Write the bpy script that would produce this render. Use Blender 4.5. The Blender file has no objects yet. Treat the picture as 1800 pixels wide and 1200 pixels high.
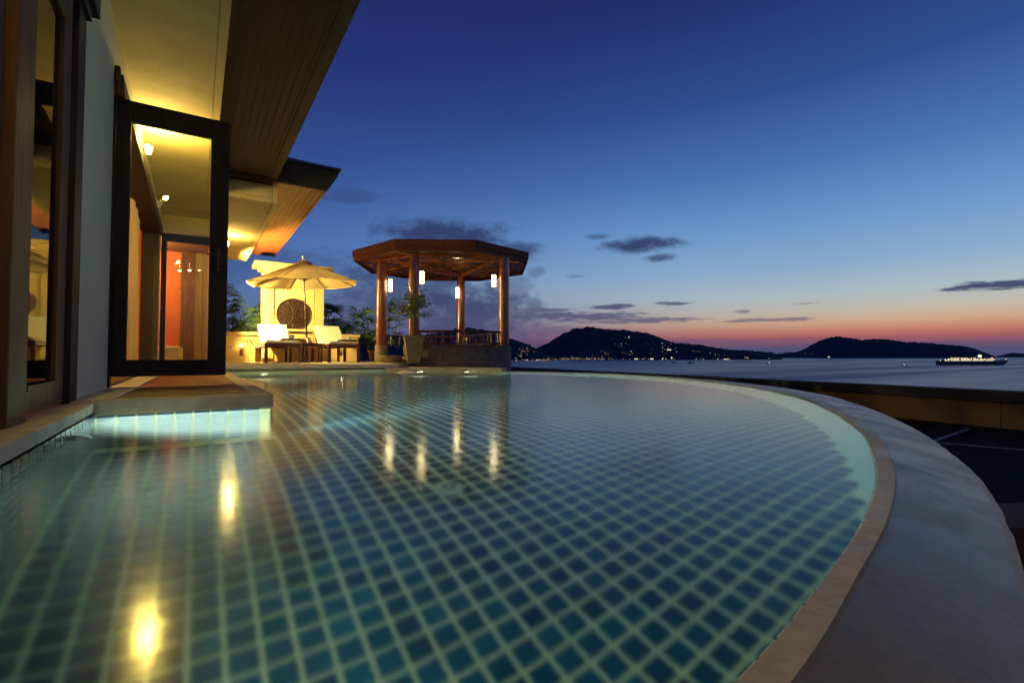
import bpy, math, random
from mathutils import Vector, Matrix, noise
R = random.Random(7)
rad = math.radians
S = bpy.context.scene
COL = S.collection

# ------------------------------------------------------------------ camera
cam_d = bpy.data.cameras.new('camera')
cam_d.sensor_width = 36.0; cam_d.lens = 17.0
cam_d.clip_start = 0.02; cam_d.clip_end = 120000
cam = bpy.data.objects.new('camera', cam_d); COL.objects.link(cam)
cam.location = (0, 0, 0.30)
cam.rotation_euler = (rad(90 + 1.7), 0, rad(-33.2))
S.camera = cam
FW = Vector((math.sin(rad(33.2)), math.cos(rad(33.2)), 0)); RT = Vector((FW.y, -FW.x, 0))
def cw(lat, d, z):                      # metres right of and ahead of the viewpoint -> world
    p = RT * lat + FW * d
    return Vector((p.x, p.y, z))

# ------------------------------------------------------------------ view / cycles
S.view_settings.view_transform = 'Standard'; S.view_settings.look = 'None'
S.view_settings.exposure = 0.0; S.view_settings.gamma = 1.0
S.view_settings.use_curve_mapping = False
S.cycles.use_denoising = True
S.cycles.max_bounces = 12; S.cycles.transmission_bounces = 8; S.cycles.transparent_max_bounces = 12
S.cycles.glossy_bounces = 6; S.cycles.diffuse_bounces = 4
S.cycles.sample_clamp_indirect = 6.0
S.cycles.blur_glossy = 0.5

def lin(c):
    return tuple(((v / 255) / 12.92 if v / 255 <= .04045 else ((v / 255 + .055) / 1.055) ** 2.4) for v in c)

class NT:
    """small node helper"""
    def __init__(s, tree): s.t = tree; s.n = tree.nodes; s.l = tree.links
    def new(s, typ, **kw):
        n = s.n.new(typ)
        for k, v in kw.items(): setattr(n, k, v)
        return n
    def setin(s, sock, v):
        if isinstance(v, bpy.types.NodeSocket): s.l.new(v, sock)
        else: sock.default_value = v
    def math(s, op, a, b=0.0, c=0.0, clamp=False):
        n = s.new('ShaderNodeMath', operation=op, use_clamp=clamp)
        s.setin(n.inputs[0], a); s.setin(n.inputs[1], b); s.setin(n.inputs[2], c)
        return n.outputs[0]
    def smooth(s, v, lo, hi, a=0.0, b=1.0):
        n = s.new('ShaderNodeMapRange', interpolation_type='SMOOTHSTEP')
        s.setin(n.inputs[0], v)
        n.inputs[1].default_value = lo; n.inputs[2].default_value = hi
        n.inputs[3].default_value = a; n.inputs[4].default_value = b
        return n.outputs[0]
    def mix(s, f, a, b, mode='MIX'):
        n = s.new('ShaderNodeMix', data_type='RGBA', blend_type=mode)
        s.setin(n.inputs[0], f)
        for sock, v in ((n.inputs[6], a), (n.inputs[7], b)):
            s.setin(sock, v if isinstance(v, bpy.types.NodeSocket) else (*v[:3], 1.0))
        return n.outputs[2]
    def ramp(s, f, stops, interp='LINEAR'):
        n = s.new('ShaderNodeValToRGB'); cr = n.color_ramp; cr.interpolation = interp
        while len(cr.elements) < len(stops): cr.elements.new(0.5)
        for e, (p, c) in zip(cr.elements, sorted(stops)):
            e.position = p; e.color = (*c[:3], 1)
        s.setin(n.inputs[0], f); return n.outputs[0]

# ------------------------------------------------------------------ world: dusk sky
W = bpy.data.worlds.new('World'); S.world = W; W.use_nodes = True
W.node_tree.nodes.clear(); N = NT(W.node_tree)
tc = N.new('ShaderNodeTexCoord')
sep = N.new('ShaderNodeSeparateXYZ'); N.l.new(tc.outputs['Generated'], sep.inputs[0])
gx, gy, gz = sep.outputs
el = N.math('MULTIPLY', N.math('ARCSINE', gz), 180 / math.pi)      # degrees
az = N.math('MULTIPLY', N.math('ARCTAN2', gx, gy), 180 / math.pi)
elf = N.math('DIVIDE', N.math('MAXIMUM', el, 0.0), 60.0, clamp=True)
elf = N.math('POWER', elf, 0.5)                                    # finer near the horizon
def st(deg, c): return (math.sqrt(max(deg, 0) / 60.0), lin(c))
SUNSIDE = [st(0, (74, 80, 118)), st(.75, (86, 82, 118)), st(1.25, (124, 86, 110)), st(1.8, (164, 94, 100)),
           st(2.5, (196, 126, 106)), st(3.3, (208, 164, 132)), st(4.3, (198, 184, 164)), st(6.3, (172, 190, 196)), st(9.0, (142, 174, 204)),
           st(13, (112, 157, 204)), st(19, (75, 119, 180)), st(26, (50, 81, 145)), st(36, (31, 49, 106)), st(60, (22, 34, 84))]
AWAY = [st(0, (58, 60, 96)), st(1.5, (84, 74, 110)), st(3.0, (92, 96, 140)), st(6, (90, 114, 162)), st(10, (80, 114, 174)),
        st(15, (66, 97, 162)), st(21, (51, 75, 142)), st(30, (37, 51, 115)), st(45, (27, 34, 87)), st(60, (20, 27, 76))]
dotp = N.math('ADD', N.math('MULTIPLY', gx, math.sin(rad(84))), N.math('MULTIPLY', gy, math.cos(rad(84))))
side = N.mix(N.smooth(el, 2.0, 9.0), N.smooth(dotp, 0.52, 1.02), N.smooth(dotp, 0.10, 1.02))
side = N.math('MULTIPLY', side, 1.0)
sky = N.mix(side, N.ramp(elf, AWAY), N.ramp(elf, SUNSIDE))
# clouds, each a soft noisy ellipse at its own bearing and height (degrees)
nz = N.new('ShaderNodeTexNoise'); nz.inputs['Scale'].default_value = 1.0; nz.inputs['Detail'].default_value = 7; nz.inputs['Roughness'].default_value = .58
mp = N.new('ShaderNodeMapping'); N.l.new(tc.outputs['Generated'], mp.inputs[0]); mp.inputs['Scale'].default_value = (26, 26, 150)
N.l.new(mp.outputs[0], nz.inputs['Vector'])
nz2 = N.new('ShaderNodeTexNoise'); nz2.inputs['Scale'].default_value = 1.0; nz2.inputs['Detail'].default_value = 6; nz2.inputs['Roughness'].default_value = .6
mp2 = N.new('ShaderNodeMapping'); N.l.new(tc.outputs['Generated'], mp2.inputs[0]); mp2.inputs['Scale'].default_value = (24, 24, 46)
N.l.new(mp2.outputs[0], nz2.inputs['Vector'])
nA = N.math('MULTIPLY', N.math('SUBTRACT', nz.outputs[0], .5), 4.2)
nB = N.math('MULTIPLY', N.math('SUBTRACT', nz2.outputs[0], .5), 2.6)
# az, el, half width, half height, kind(0 streak,1 cumulus), strength, base hardness
CLOUDS = [(25.0, 13.6, 9.0, 2.5, 1, .95), (31.5, 12.2, 6.5, 1.5, 1, .8), (21.0, 7.5, 10.0, 5.0, 1, .75), (28.0, 5.0, 9.0, 4.4, 1, .92), (33.5, 8.0, 2.2, 2.0, 1, .45),
          (6.0, 9.5, 13.0, 2.6, 1, .45), (-2.0, 16.0, 9.0, 2.8, 1, .35), (14.0, 17.6, 4.0, 1.0, 1, .40), (2.0, 20.5, 3.6, .9, 1, .45),
          (48.2, 12.55, 5.2, 1.0, 1, .95), (50.4, 11.05, 2.2, .5, 1, .8), (43.3, 13.7, 1.7, .35, 1, .55), (40.6, 9.3, 1.3, .30, 1, .35),
          (36.0, 9.8, 1.4, .8, 1, .45), (35.8, 6.1, 1.8, 1.0, 1, .6), (45.0, 5.7, 2.9, .32, 0, .85), (51.6, 5.9, 2.2, .22, 0, .8),
          (36.5, 5.4, 3.2, .40, 0, .75), (40.5, 4.55, 9.5, .62, 0, .80), (47.5, 4.1, 6.5, .40, 0, .75), (58.7, 4.7, .9, .2, 0, .7),
          (61.0, 3.75, 4.2, .22, 0, .6), (78.4, 5.9, 3.6, .42, 0, .95), (64.0, 5.3, 1.6, .12, 0, .45), (39.0, 2.9, 9.0, .6, 0, .45), (70.0, 1.0, 9.0, .35, 0, .45), (55.0, 1.6, 12, .30, 0, .35)]
mask = None
for (a, e, w, h, k, st_) in CLOUDS:
    u = N.math('POWER', N.math('DIVIDE', N.math('SUBTRACT', az, a), w), 2.0)
    v = N.math('DIVIDE', N.math('SUBTRACT', el, e), h)
    v = N.math('POWER', v, 2.0)
    d = N.math('SUBTRACT', 1.0, N.math('ADD', u, v))
    d = N.math('MAXIMUM', d, -2.5)
    d = N.math('ADD', d, nB if k else nA)
    m = N.smooth(d, -.25 if k else -.4, 1.05 if k else .9, 0, st_)
    mask = m if mask is None else N.math('MAXIMUM', mask, m)
ccol = N.mix(N.smooth(el, 1.0, 9.0), lin((80, 78, 114)), lin((50, 60, 102)))
sky = N.mix(mask, sky, ccol)
# gentle large unevenness
nz3 = N.new('ShaderNodeTexNoise'); nz3.inputs['Scale'].default_value = 3.0; nz3.inputs['Detail'].default_value = 3
N.l.new(tc.outputs['Generated'], nz3.inputs['Vector'])
sky = N.mix(1.0, sky, N.mix(nz3.outputs[0], (.90, .90, .92), (1.08, 1.08, 1.08)), 'MULTIPLY')
below = N.smooth(el, -4.0, 0.0)
sky = N.mix(below, lin((34, 42, 66)), sky)
bg = N.new('ShaderNodeBackground'); N.l.new(sky, bg.inputs[0]); bg.inputs[1].default_value = 1.0
wo = N.new('ShaderNodeOutputWorld'); N.l.new(bg.outputs[0], wo.inputs[0])

# ------------------------------------------------------------------ materials
MATS = {}
def mat(name, c1, c2=None, scale=6.0, rough=.6, bump=0.0, bscale=None, stretch=(1, 1, 1), metal=0.0, rand=0.0,
        spec=.5, coat=0.0, detail=5, rrange=0.0, coords='Object'):
    m = bpy.data.materials.new(name); m.use_nodes = True; m.node_tree.nodes.clear()
    n = NT(m.node_tree)
    p = n.new('ShaderNodeBsdfPrincipled'); o = n.new('ShaderNodeOutputMaterial'); n.l.new(p.outputs[0], o.inputs[0])
    t = n.new('ShaderNodeTexCoord'); mp_ = n.new('ShaderNodeMapping'); n.l.new(t.outputs[coords], mp_.inputs[0])
    mp_.inputs['Scale'].default_value = stretch
    vec = mp_.outputs[0]
    if rand:
        oi = n.new('ShaderNodeObjectInfo')
        cb = n.new('ShaderNodeVectorMath', operation='MULTIPLY_ADD'); n.l.new(oi.outputs['Random'], cb.inputs[0])
        cb.inputs[1].default_value = (37, 17, 51); n.l.new(vec, cb.inputs[2]); vec = cb.outputs[0]
    tx = n.new('ShaderNodeTexNoise'); tx.inputs['Scale'].default_value = scale; tx.inputs['Detail'].default_value = detail
    tx.inputs['Roughness'].default_value = .62
    n.l.new(vec, tx.inputs['Vector'])
    c2 = c2 or tuple(v * .75 for v in c1)
    f = n.smooth(tx.outputs[0], .32, .68)
    col = n.mix(f, c2, c1)
    if rand:
        g = n.math('ADD', n.math('MULTIPLY', oi.outputs['Random'], rand), 1 - rand / 2)
        hs = n.new('ShaderNodeHueSaturation'); n.l.new(col, hs.inputs['Color']); n.l.new(g, hs.inputs['Value']); col = hs.outputs[0]
    n.l.new(col, p.inputs['Base Color'])
    p.inputs['Metallic'].default_value = metal; p.inputs['Specular IOR Level'].default_value = spec
    if rrange:
        n.l.new(n.math('ADD', n.math('MULTIPLY', tx.outputs[0], rrange), rough - rrange / 2), p.inputs['Roughness'])
    else: p.inputs['Roughness'].default_value = rough
    if coat: p.inputs['Coat Weight'].default_value = coat; p.inputs['Coat Roughness'].default_value = .12
    if bump:
        tb = n.new('ShaderNodeTexNoise'); tb.inputs['Scale'].default_value = bscale or scale * 5; tb.inputs['Detail'].default_value = 4
        n.l.new(vec, tb.inputs['Vector'])
        b = n.new('ShaderNodeBump'); b.inputs['Strength'].default_value = bump; b.inputs['Distance'].default_value = .01
        n.l.new(tb.outputs[0], b.inputs['Height']); n.l.new(b.outputs[0], p.inputs['Normal'])
    MATS[name] = m; return m

def emit(name, col, strength):
    m = bpy.data.materials.new(name); m.use_nodes = True; m.node_tree.nodes.clear(); n = NT(m.node_tree)
    e = n.new('ShaderNodeEmission'); e.inputs[0].default_value = (*col, 1); e.inputs[1].default_value = strength
    o = n.new('ShaderNodeOutputMaterial'); n.l.new(e.outputs[0], o.inputs[0]); MATS[name] = m; return m

M_plaster = mat('plaster_cream', (.62, .51, .27), (.50, .41, .20), 2.2, .85, .25, 60)
M_plasterw = mat('plaster_white', (.70, .65, .46), (.60, .56, .39), 1.6, .85, .3, 50)
M_yellow = mat('plaster_yellow', (.72, .54, .21), (.64, .47, .17), 1.3, .8, .2, 60)
M_orange = mat('plaster_orange', (.62, .14, .03), (.52, .11, .025), 2, .7)
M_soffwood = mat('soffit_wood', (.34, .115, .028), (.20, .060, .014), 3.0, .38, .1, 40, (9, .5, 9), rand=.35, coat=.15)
M_soffshade = mat('soffit_wood_shaded', (.036, .010, .004), (.020, .006, .002), 3.0, .6, .1, 40, (9, .5, 9), rand=.35, spec=.2)  # soffit boards with the shade under the first eaves put into the colour
M_dark = mat('dark_timber', (.026, .014, .009), (.014, .008, .006), 4, .62, .15, 60, (8, 8, .6), spec=.3)
M_brown = mat('brown_timber', (.16, .070, .024), (.09, .036, .013), 4, .62, .15, 60, (8, 8, .6), spec=.25)
M_teak = mat('red_varnished_wood', (.24, .050, .012), (.10, .018, .006), 5, .24, .2, 60, (7, 7, .5), rand=.25, coat=.5)
M_gazceil = mat('gazebo_ceiling_wood', (.44, .155, .045), (.24, .075, .022), 4, .26, .12, 50, (1, 1, 1), rand=.5, coat=.35)
M_deck = mat('deck_slat_wood', (.26, .070, .022), (.13, .034, .012), 5, .55, .2, 60, (.8, 10, 10), rand=.5, spec=.25)
M_lounge = mat('lounger_dark_wood', (.10, .028, .012), (.055, .016, .008), 6, .35, .1, 60, (6, .6, 6))
M_stone = mat('coping_sandstone', (.62, .51, .32), (.44, .36, .22), 9, .72, .5, 70, rrange=.3)
M_terr = mat('terrace_stone', (.70, .60, .40), (.56, .47, .31), 5, .6, .3, 60, rand=.12)
M_gaz = mat('gazebo_render', (.20, .17, .12), (.12, .105, .08), 7, .8, .5, 45)
M_planter = mat('planter_stone', (.21, .18, .10), (.13, .115, .07), 10, .8, .5, 60)
M_roof = mat('roof_tile_dark', (.03, .028, .03), (.016, .015, .017), 12, .7, .5, 40)
M_metal = mat('grey_gutter_metal', (.10, .095, .085), (.07, .066, .06), 6, .4, metal=.3)
M_terra = mat('terracotta', (.20, .06, .025), (.12, .035, .015), 8, .8, .3)
M_cushion = mat('cream_cushion_fabric', (.80, .76, .62), (.72, .68, .54), 14, .9, .3, 160)
M_towel = mat('dark_towel', (.018, .014, .022), (.010, .008, .012), 30, .95, .6, 200)
M_white = mat('white_cloth', (.82, .80, .74), (.74, .72, .66), 12, .9, .4, 120)
M_bronze = mat('carved_panel', (.034, .010, .006), (.016, .006, .004), 18, .5, .5, 120)
M_leaf = mat('bush_leaf', (.30, .32, .07), (.15, .18, .04), 4, .5, rand=.3)
M_palm = mat('palm_leaf', (.085, .15, .035), (.040, .080, .020), 3, .45, rand=.6)
M_stem = mat('plant_stem', (.06, .045, .025), (.035, .026, .015), 20, .85, .4)
M_grout = mat('pool_grout', (.78, .90, .62), (.68, .80, .54), 12, .75, .2)
M_tile = mat('pool_tile_blue', (.003, .044, .068), (.002, .027, .052), 5, .22, rand=.6)
M_tilelit = mat('pool_tile_lit', (.20, .29, .34), (.13, .21, .27), 5, .25, rand=.5)  # blue tile paled so the underwater glow sits in its colour
M_walltile = mat('pool_wall_mosaic', (.30, .50, .42), (.24, .42, .37), 14, .45, .1)
M_white_tile = mat('trim_tile', (.46, .60, .52), (.36, .50, .44), 10, .35)
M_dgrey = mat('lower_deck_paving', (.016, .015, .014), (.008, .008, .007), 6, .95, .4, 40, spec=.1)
M_lowwall = mat('parapet_brown', (.13, .072, .026), (.095, .052, .019), 2.5, .85, .3, 30)
M_black = mat('parapet_cap_black', (.006, .006, .008), (.004, .004, .005), 8, .7)
M_pale = mat('pale_channel', (.20, .20, .21), (.14, .14, .15), 8, .5)
M_ground = mat('hillside_ground', (.022, .026, .014), (.012, .014, .009), .6, .95, .6, 6)
M_chrome = mat('lamp_steel', (.55, .52, .45), (.48, .45, .4), 5, .25, metal=1)
M_fascia = mat('fascia_teak', (.17, .042, .010), (.09, .020, .006), 5, .5, .08, 60, (7, 7, .5), rand=.25, spec=.2)
M_rail = mat('railing_wood', (.07, .022, .011), (.04, .013, .007), 5, .35, .1, 60, (7, 7, .6), coat=.2)
M_hull = mat('ship_hull', (.10, .09, .09), (.07, .065, .065), .1, .5)
M_ship = mat('ship_white', (.50, .48, .42), (.42, .40, .36), .2, .6)
M_wave = None
M_forest = mat('hazy_forest_hill', (.065, .088, .105), (.035, .050, .064), .012, 1.0, 0, spec=.05, detail=10)  # lightened and bluish: distance haze is put into the colour
M_forestfar = mat('hazy_forest_hill_far', (.060, .084, .112), (.045, .062, .084), .01, 1.0, 0, spec=.05, detail=10)  # far ridges, haze again mixed into the colour

E_lamp = emit('lamp_glow', (1.0, .72, .28), 60)
E_shade = emit('lamp_shade_glow', (1.0, .70, .26), 5)
E_lamp_room = emit('room_lamp_glow', (1.0, .74, .34), 25)
E_paper = emit('lantern_paper_glow', (1.0, .80, .38), 34)
E_pool = emit('pool_lamp_glow', (1.0, .94, .72), 16)
E_pool2 = emit('pool_lamp_glow_far', (1.0, .94, .66), 55)
E_win = emit('lit_window', (1.0, .62, .30), 1.1)
E_winw = emit('lit_window_white', (1.0, .88, .66), 1.8)
E_ship = emit('ship_light', (1.0, .80, .45), 1.7)
E_niche = emit('niche_glow', (1.0, .80, .36), 10)

# glass: thin panes, clear with a fresnel reflection
def glass(name, tint, ior):
    m = bpy.data.materials.new(name); m.use_nodes = True; m.node_tree.nodes.clear(); n = NT(m.node_tree)
    tr = n.new('ShaderNodeBsdfTransparent'); tr.inputs[0].default_value = (*tint, 1)
    gl = n.new('ShaderNodeBsdfGlossy'); gl.inputs['Roughness'].default_value = .015
    tcx = n.new('ShaderNodeTexCoord'); tn = n.new('ShaderNodeTexNoise'); tn.inputs['Scale'].default_value = 2.2; n.l.new(tcx.outputs['Object'], tn.inputs['Vector'])
    bp_ = n.new('ShaderNodeBump'); bp_.inputs['Strength'].default_value = .04; bp_.inputs['Distance'].default_value = .02; n.l.new(tn.outputs[0], bp_.inputs['Height'])
    n.l.new(bp_.outputs[0], gl.inputs['Normal'])
    lw = n.new('ShaderNodeFresnel'); lw.inputs['IOR'].default_value = ior
    mx = n.new('ShaderNodeMixShader'); n.l.new(lw.outputs[0], mx.inputs[0]); n.l.new(tr.outputs[0], mx.inputs[1]); n.l.new(gl.outputs[0], mx.inputs[2])
    o = n.new('ShaderNodeOutputMaterial'); n.l.new(mx.outputs[0], o.inputs[0]); MATS[name] = m; return m
M_glass = glass('door_glass', (.93, .95, .84), 1.32)
M_glass_dark = glass('tinted_door_glass', (.34, .36, .30), 2.1)

# umbrella cloth: lets light through
def cloth():
    m = bpy.data.materials.new('umbrella_canvas'); m.use_nodes = True; m.node_tree.nodes.clear(); n = NT(m.node_tree)
    d = n.new('ShaderNodeBsdfDiffuse'); t = n.new('ShaderNodeBsdfTranslucent'); mx = n.new('ShaderNodeMixShader'); mx.inputs[0].default_value = .30
    tn = n.new('ShaderNodeTexNoise'); tn.inputs['Scale'].default_value = 4; tn.inputs['Detail'].default_value = 5
    c = n.mix(tn.outputs[0], (.52, .40, .19), (.68, .54, .28))
    n.l.new(c, d.inputs[0]); n.l.new(c, t.inputs[0])
    n.l.new(d.outputs[0], mx.inputs[1]); n.l.new(t.outputs[0], mx.inputs[2])
    o = n.new('ShaderNodeOutputMaterial'); n.l.new(mx.outputs[0], o.inputs[0]); return m
M_canvas = cloth()
def sheer():
    m = bpy.data.materials.new('sheer_curtain'); m.use_nodes = True; m.node_tree.nodes.clear(); n = NT(m.node_tree)
    d = n.new('ShaderNodeBsdfDiffuse'); t = n.new('ShaderNodeBsdfTranslucent'); a = n.new('ShaderNodeBsdfTransparent')
    d.inputs[0].default_value = (.64, .55, .33, 1); t.inputs[0].default_value = (.64, .52, .26, 1)
    m1 = n.new('ShaderNodeMixShader'); m1.inputs[0].default_value = .5; n.l.new(d.outputs[0], m1.inputs[1]); n.l.new(t.outputs[0], m1.inputs[2])
    m2 = n.new('ShaderNodeMixShader'); m2.inputs[0].default_value = .30; n.l.new(m1.outputs[0], m2.inputs[1]); n.l.new(a.outputs[0], m2.inputs[2])
    o = n.new('ShaderNodeOutputMaterial'); n.l.new(m2.outputs[0], o.inputs[0]); return m
M_sheer = sheer()

# pool water: refraction below, fresnel mirror above, slow ripples
def pool_water():
    m = bpy.data.materials.new('pool_water'); m.use_nodes = True; m.node_tree.nodes.clear(); n = NT(m.node_tree)
    g = n.new('ShaderNodeNewGeometry')
    def nz_(sc, stretch, det):
        mp_ = n.new('ShaderNodeMapping'); n.l.new(g.outputs['Position'], mp_.inputs[0]); mp_.inputs['Scale'].default_value = stretch
        mp_.inputs['Rotation'].default_value = (0, 0, rad(33.2))
        t = n.new('ShaderNodeTexNoise'); t.inputs['Scale'].default_value = sc; t.inputs['Detail'].default_value = det; n.l.new(mp_.outputs[0], t.inputs['Vector']); return t.outputs[0]
    h = n.math('ADD', n.math('MULTIPLY', nz_(2.2, (.8, 1.3, 1), 2), .28), n.math('MULTIPLY', nz_(34, (.8, 1.3, 1), 2), .014))
    b = n.new('ShaderNodeBump'); b.inputs['Strength'].default_value = .5; b.inputs['Distance'].default_value = .010; n.l.new(h, b.inputs['Height'])
    rf = n.new('ShaderNodeBsdfRefraction'); rf.inputs['IOR'].default_value = 1.33; rf.inputs['Roughness'].default_value = .12
    rf.inputs[0].default_value = (.80, .98, .97, 1)
    gl = n.new('ShaderNodeBsdfGlossy'); gl.inputs['Roughness'].default_value = .13
    fr = n.new('ShaderNodeFresnel'); fr.inputs['IOR'].default_value = 1.33
    for x in (rf, gl, fr): n.l.new(b.outputs[0], x.inputs['Normal'])
    mx = n.new('ShaderNodeMixShader'); n.l.new(fr.outputs[0], mx.inputs[0]); n.l.new(rf.outputs[0], mx.inputs[1]); n.l.new(gl.outputs[0], mx.inputs[2])
    o = n.new('ShaderNodeOutputMaterial'); n.l.new(mx.outputs[0], o.inputs[0]); return m
M_water = pool_water()
def sea_mat():
    m = bpy.data.materials.new('sea_water'); m.use_nodes = True; m.node_tree.nodes.clear(); n = NT(m.node_tree)
    g = n.new('ShaderNodeNewGeometry')
    def nz_(sc, stretch, det):
        mp_ = n.new('ShaderNodeMapping'); n.l.new(g.outputs['Position'], mp_.inputs[0]); mp_.inputs['Scale'].default_value = stretch
        mp_.inputs['Rotation'].default_value = (0, 0, rad(33.2))
        t = n.new('ShaderNodeTexNoise'); t.inputs['Scale'].default_value = sc; t.inputs['Detail'].default_value = det; n.l.new(mp_.outputs[0], t.inputs['Vector']); return t.outputs[0]
    b = n.new('ShaderNodeBump'); b.inputs['Strength'].default_value = .6; b.inputs['Distance'].default_value = .8
    n.l.new(nz_(.05, (.35, 1, 1), 6), b.inputs['Height'])
    band = n.smooth(nz_(.006, (.10, 1.6, 1), 4), .40, .66)
    p = n.new('ShaderNodeBsdfPrincipled')
    n.l.new(n.mix(band, (.050, .090, .230), (.075, .120, .270)), p.inputs['Base Color'])
    n.l.new(n.math('ADD', n.math('MULTIPLY', band, .16), .30), p.inputs['Roughness'])
    p.inputs['IOR'].default_value = 1.33; p.inputs['Specular IOR Level'].default_value = .22; n.l.new(b.outputs[0], p.inputs['Normal'])
    o = n.new('ShaderNodeOutputMaterial'); n.l.new(p.outputs[0], o.inputs[0]); return m
M_sea = sea_mat()
# overflow coping: wet stone film, uneven gloss
def coping_mat(name, c1, c2, rlo, rhi):
    m = bpy.data.materials.new(name); m.use_nodes = True; m.node_tree.nodes.clear(); n = NT(m.node_tree)
    t = n.new('ShaderNodeTexCoord'); a = n.new('ShaderNodeTexNoise'); a.inputs['Scale'].default_value = 4.5; a.inputs['Detail'].default_value = 10; a.inputs['Roughness'].default_value = .72
    n.l.new(t.outputs['Object'], a.inputs['Vector'])
    c = n.new('ShaderNodeTexNoise'); c.inputs['Scale'].default_value = 60; c.inputs['Detail'].default_value = 6; n.l.new(t.outputs['Object'], c.inputs['Vector'])
    v = n.new('ShaderNodeTexVoronoi'); v.inputs['Scale'].default_value = 28; n.l.new(t.outputs['Object'], v.inputs['Vector'])
    fleck = n.math('MULTIPLY', n.smooth(v.outputs[0], .02, .12, 1, 0), n.smooth(a.outputs[0], .50, .62))
    col = n.mix(n.smooth(a.outputs[0], .35, .65), c2, c1)
    col = n.mix(n.math('MULTIPLY', n.smooth(c.outputs[0], .45, .62), .35), col, tuple(x * .55 for x in c2))
    col = n.mix(n.math('MULTIPLY', fleck, .12), col, (.36, .30, .20))
    p = n.new('ShaderNodeBsdfPrincipled'); n.l.new(col, p.inputs['Base Color']); p.inputs['Specular IOR Level'].default_value = .5
    n.l.new(n.smooth(a.outputs[0], .35, .7, rlo, rhi), p.inputs['Roughness'])
    b = n.new('ShaderNodeBump'); b.inputs['Strength'].default_value = .10; b.inputs['Distance'].default_value = .003; n.l.new(c.outputs[0], b.inputs['Height'])
    n.l.new(b.outputs[0], p.inputs['Normal'])
    o = n.new('ShaderNodeOutputMaterial'); n.l.new(p.outputs[0], o.inputs[0]); return m
M_lip = coping_mat('lit_overflow_lip_stone', (.38, .40, .27), (.31, .325, .21), .35, .6)  # paler than the outer stone: warm light on the inner band is painted in
M_wetshade = coping_mat('wet_shaded_overflow_stone', (.115, .128, .074), (.082, .092, .054), .28, .44)  # wet stone, darkened further to paint the shade outside the lip

# ------------------------------------------------------------------ mesh builder
class MB:
    def __init__(s): s.v = []; s.f = []; s.mi = []; s.k = 0
    def add(s, vs, fs):
        b = len(s.v); s.v += [tuple(v) for v in vs]; s.f += [tuple(b + i for i in f) for f in fs]; s.mi += [s.k] * len(fs); return s
    def box(s, x0, x1, y0, y1, z0, z1, M=None):
        vs = [Vector(p) for p in ((x0, y0, z0), (x1, y0, z0), (x1, y1, z0), (x0, y1, z0), (x0, y0, z1), (x1, y0, z1), (x1, y1, z1), (x0, y1, z1))]
        if M: vs = [M @ v for v in vs]
        return s.add(vs, [(0, 3, 2, 1), (4, 5, 6, 7), (0, 1, 5, 4), (1, 2, 6, 5), (2, 3, 7, 6), (3, 0, 4, 7)])
    def prism(s, pts, z0, z1):          # pts CCW
        n = len(pts)
        return s.add([(p[0], p[1], z0) for p in pts] + [(p[0], p[1], z1) for p in pts],
                     [tuple(range(n))[::-1], tuple(range(n, 2 * n))] + [(i, (i + 1) % n, n + (i + 1) % n, n + i) for i in range(n)])
    def tube(s, a, b, r0, r1=None, n=10, caps=True):
        a = Vector(a); b = Vector(b); r1 = r0 if r1 is None else r1
        d = (b - a).normalized(); u = d.orthogonal().normalized(); w = d.cross(u)
        ring = lambda c, r: [c + (u * math.cos(t) + w * math.sin(t)) * r for t in (2 * math.pi * i / n for i in range(n))]
        fs = [(i, (i + 1) % n, n + (i + 1) % n, n + i) for i in range(n)]
        if caps: fs += [tuple(range(n))[::-1], tuple(range(n, 2 * n))]
        return s.add(ring(a, r0) + ring(b, r1), fs)
    def lathe(s, prof, c=(0, 0, 0), n=24):
        vs = []; fs = []
        for (r, z) in prof:
            for i in range(n):
                t = 2 * math.pi * i / n; vs.append((c[0] + r * math.cos(t), c[1] + r * math.sin(t), c[2] + z))
        for j in range(len(prof) - 1):
            for i in range(n):
                k = (i + 1) % n; fs.append((j * n + i, j * n + k, (j + 1) * n + k, (j + 1) * n + i))
        return s.add(vs, fs)
    def mesh(s, name, mats, smooth=False):
        me = bpy.data.meshes.new(name); me.from_pydata(s.v, [], s.f)
        mats = mats if isinstance(mats, (list, tuple)) else [mats]
        for m in mats: me.materials.append(m)
        me.polygons.foreach_set('material_index', s.mi)
        if smooth: me.polygons.foreach_set('use_smooth', [True] * len(s.f))
        me.update(); return me
    def build(s, name, mats, parent=None, loc=None, smooth=False, bevel=0.0, label=None, kind=None):
        o = bpy.data.objects.new(name, s.mesh(name, mats, smooth)); COL.objects.link(o)
        if parent: o.parent = parent
        if loc: o.location = loc
        if smooth:
            md = o.modifiers.new('edge', 'EDGE_SPLIT'); md.split_angle = rad(40)
        if bevel:
            md = o.modifiers.new('bevel', 'BEVEL'); md.width = bevel; md.segments = 2; md.limit_method = 'ANGLE'
        if label: o['label'] = label
        if kind: o['kind'] = kind
        return o
def ob(name, me, parent=None, loc=(0, 0, 0), rz=0.0):
    o = bpy.data.objects.new(name, me); COL.objects.link(o); o.parent = parent; o.location = loc; o.rotation_euler = (0, 0, rz); return o
def tag(o, label, cat, group=None):
    o['label'] = label; o['category'] = cat
    if group: o['group'] = group
    return o
def thing(name, label, cat, loc=(0, 0, 0), rz=0.0, group=None):
    o = bpy.data.objects.new(name, None); COL.objects.link(o); o.location = loc; o.rotation_euler = (0, 0, rz)
    return tag(o, label, cat, group)
def copy_tree(o, parent=None):
    c = o.copy(); COL.objects.link(c)
    if parent is not None: c.parent = parent
    for ch in [x for x in o.children]: copy_tree(ch, c)
    return c
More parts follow.
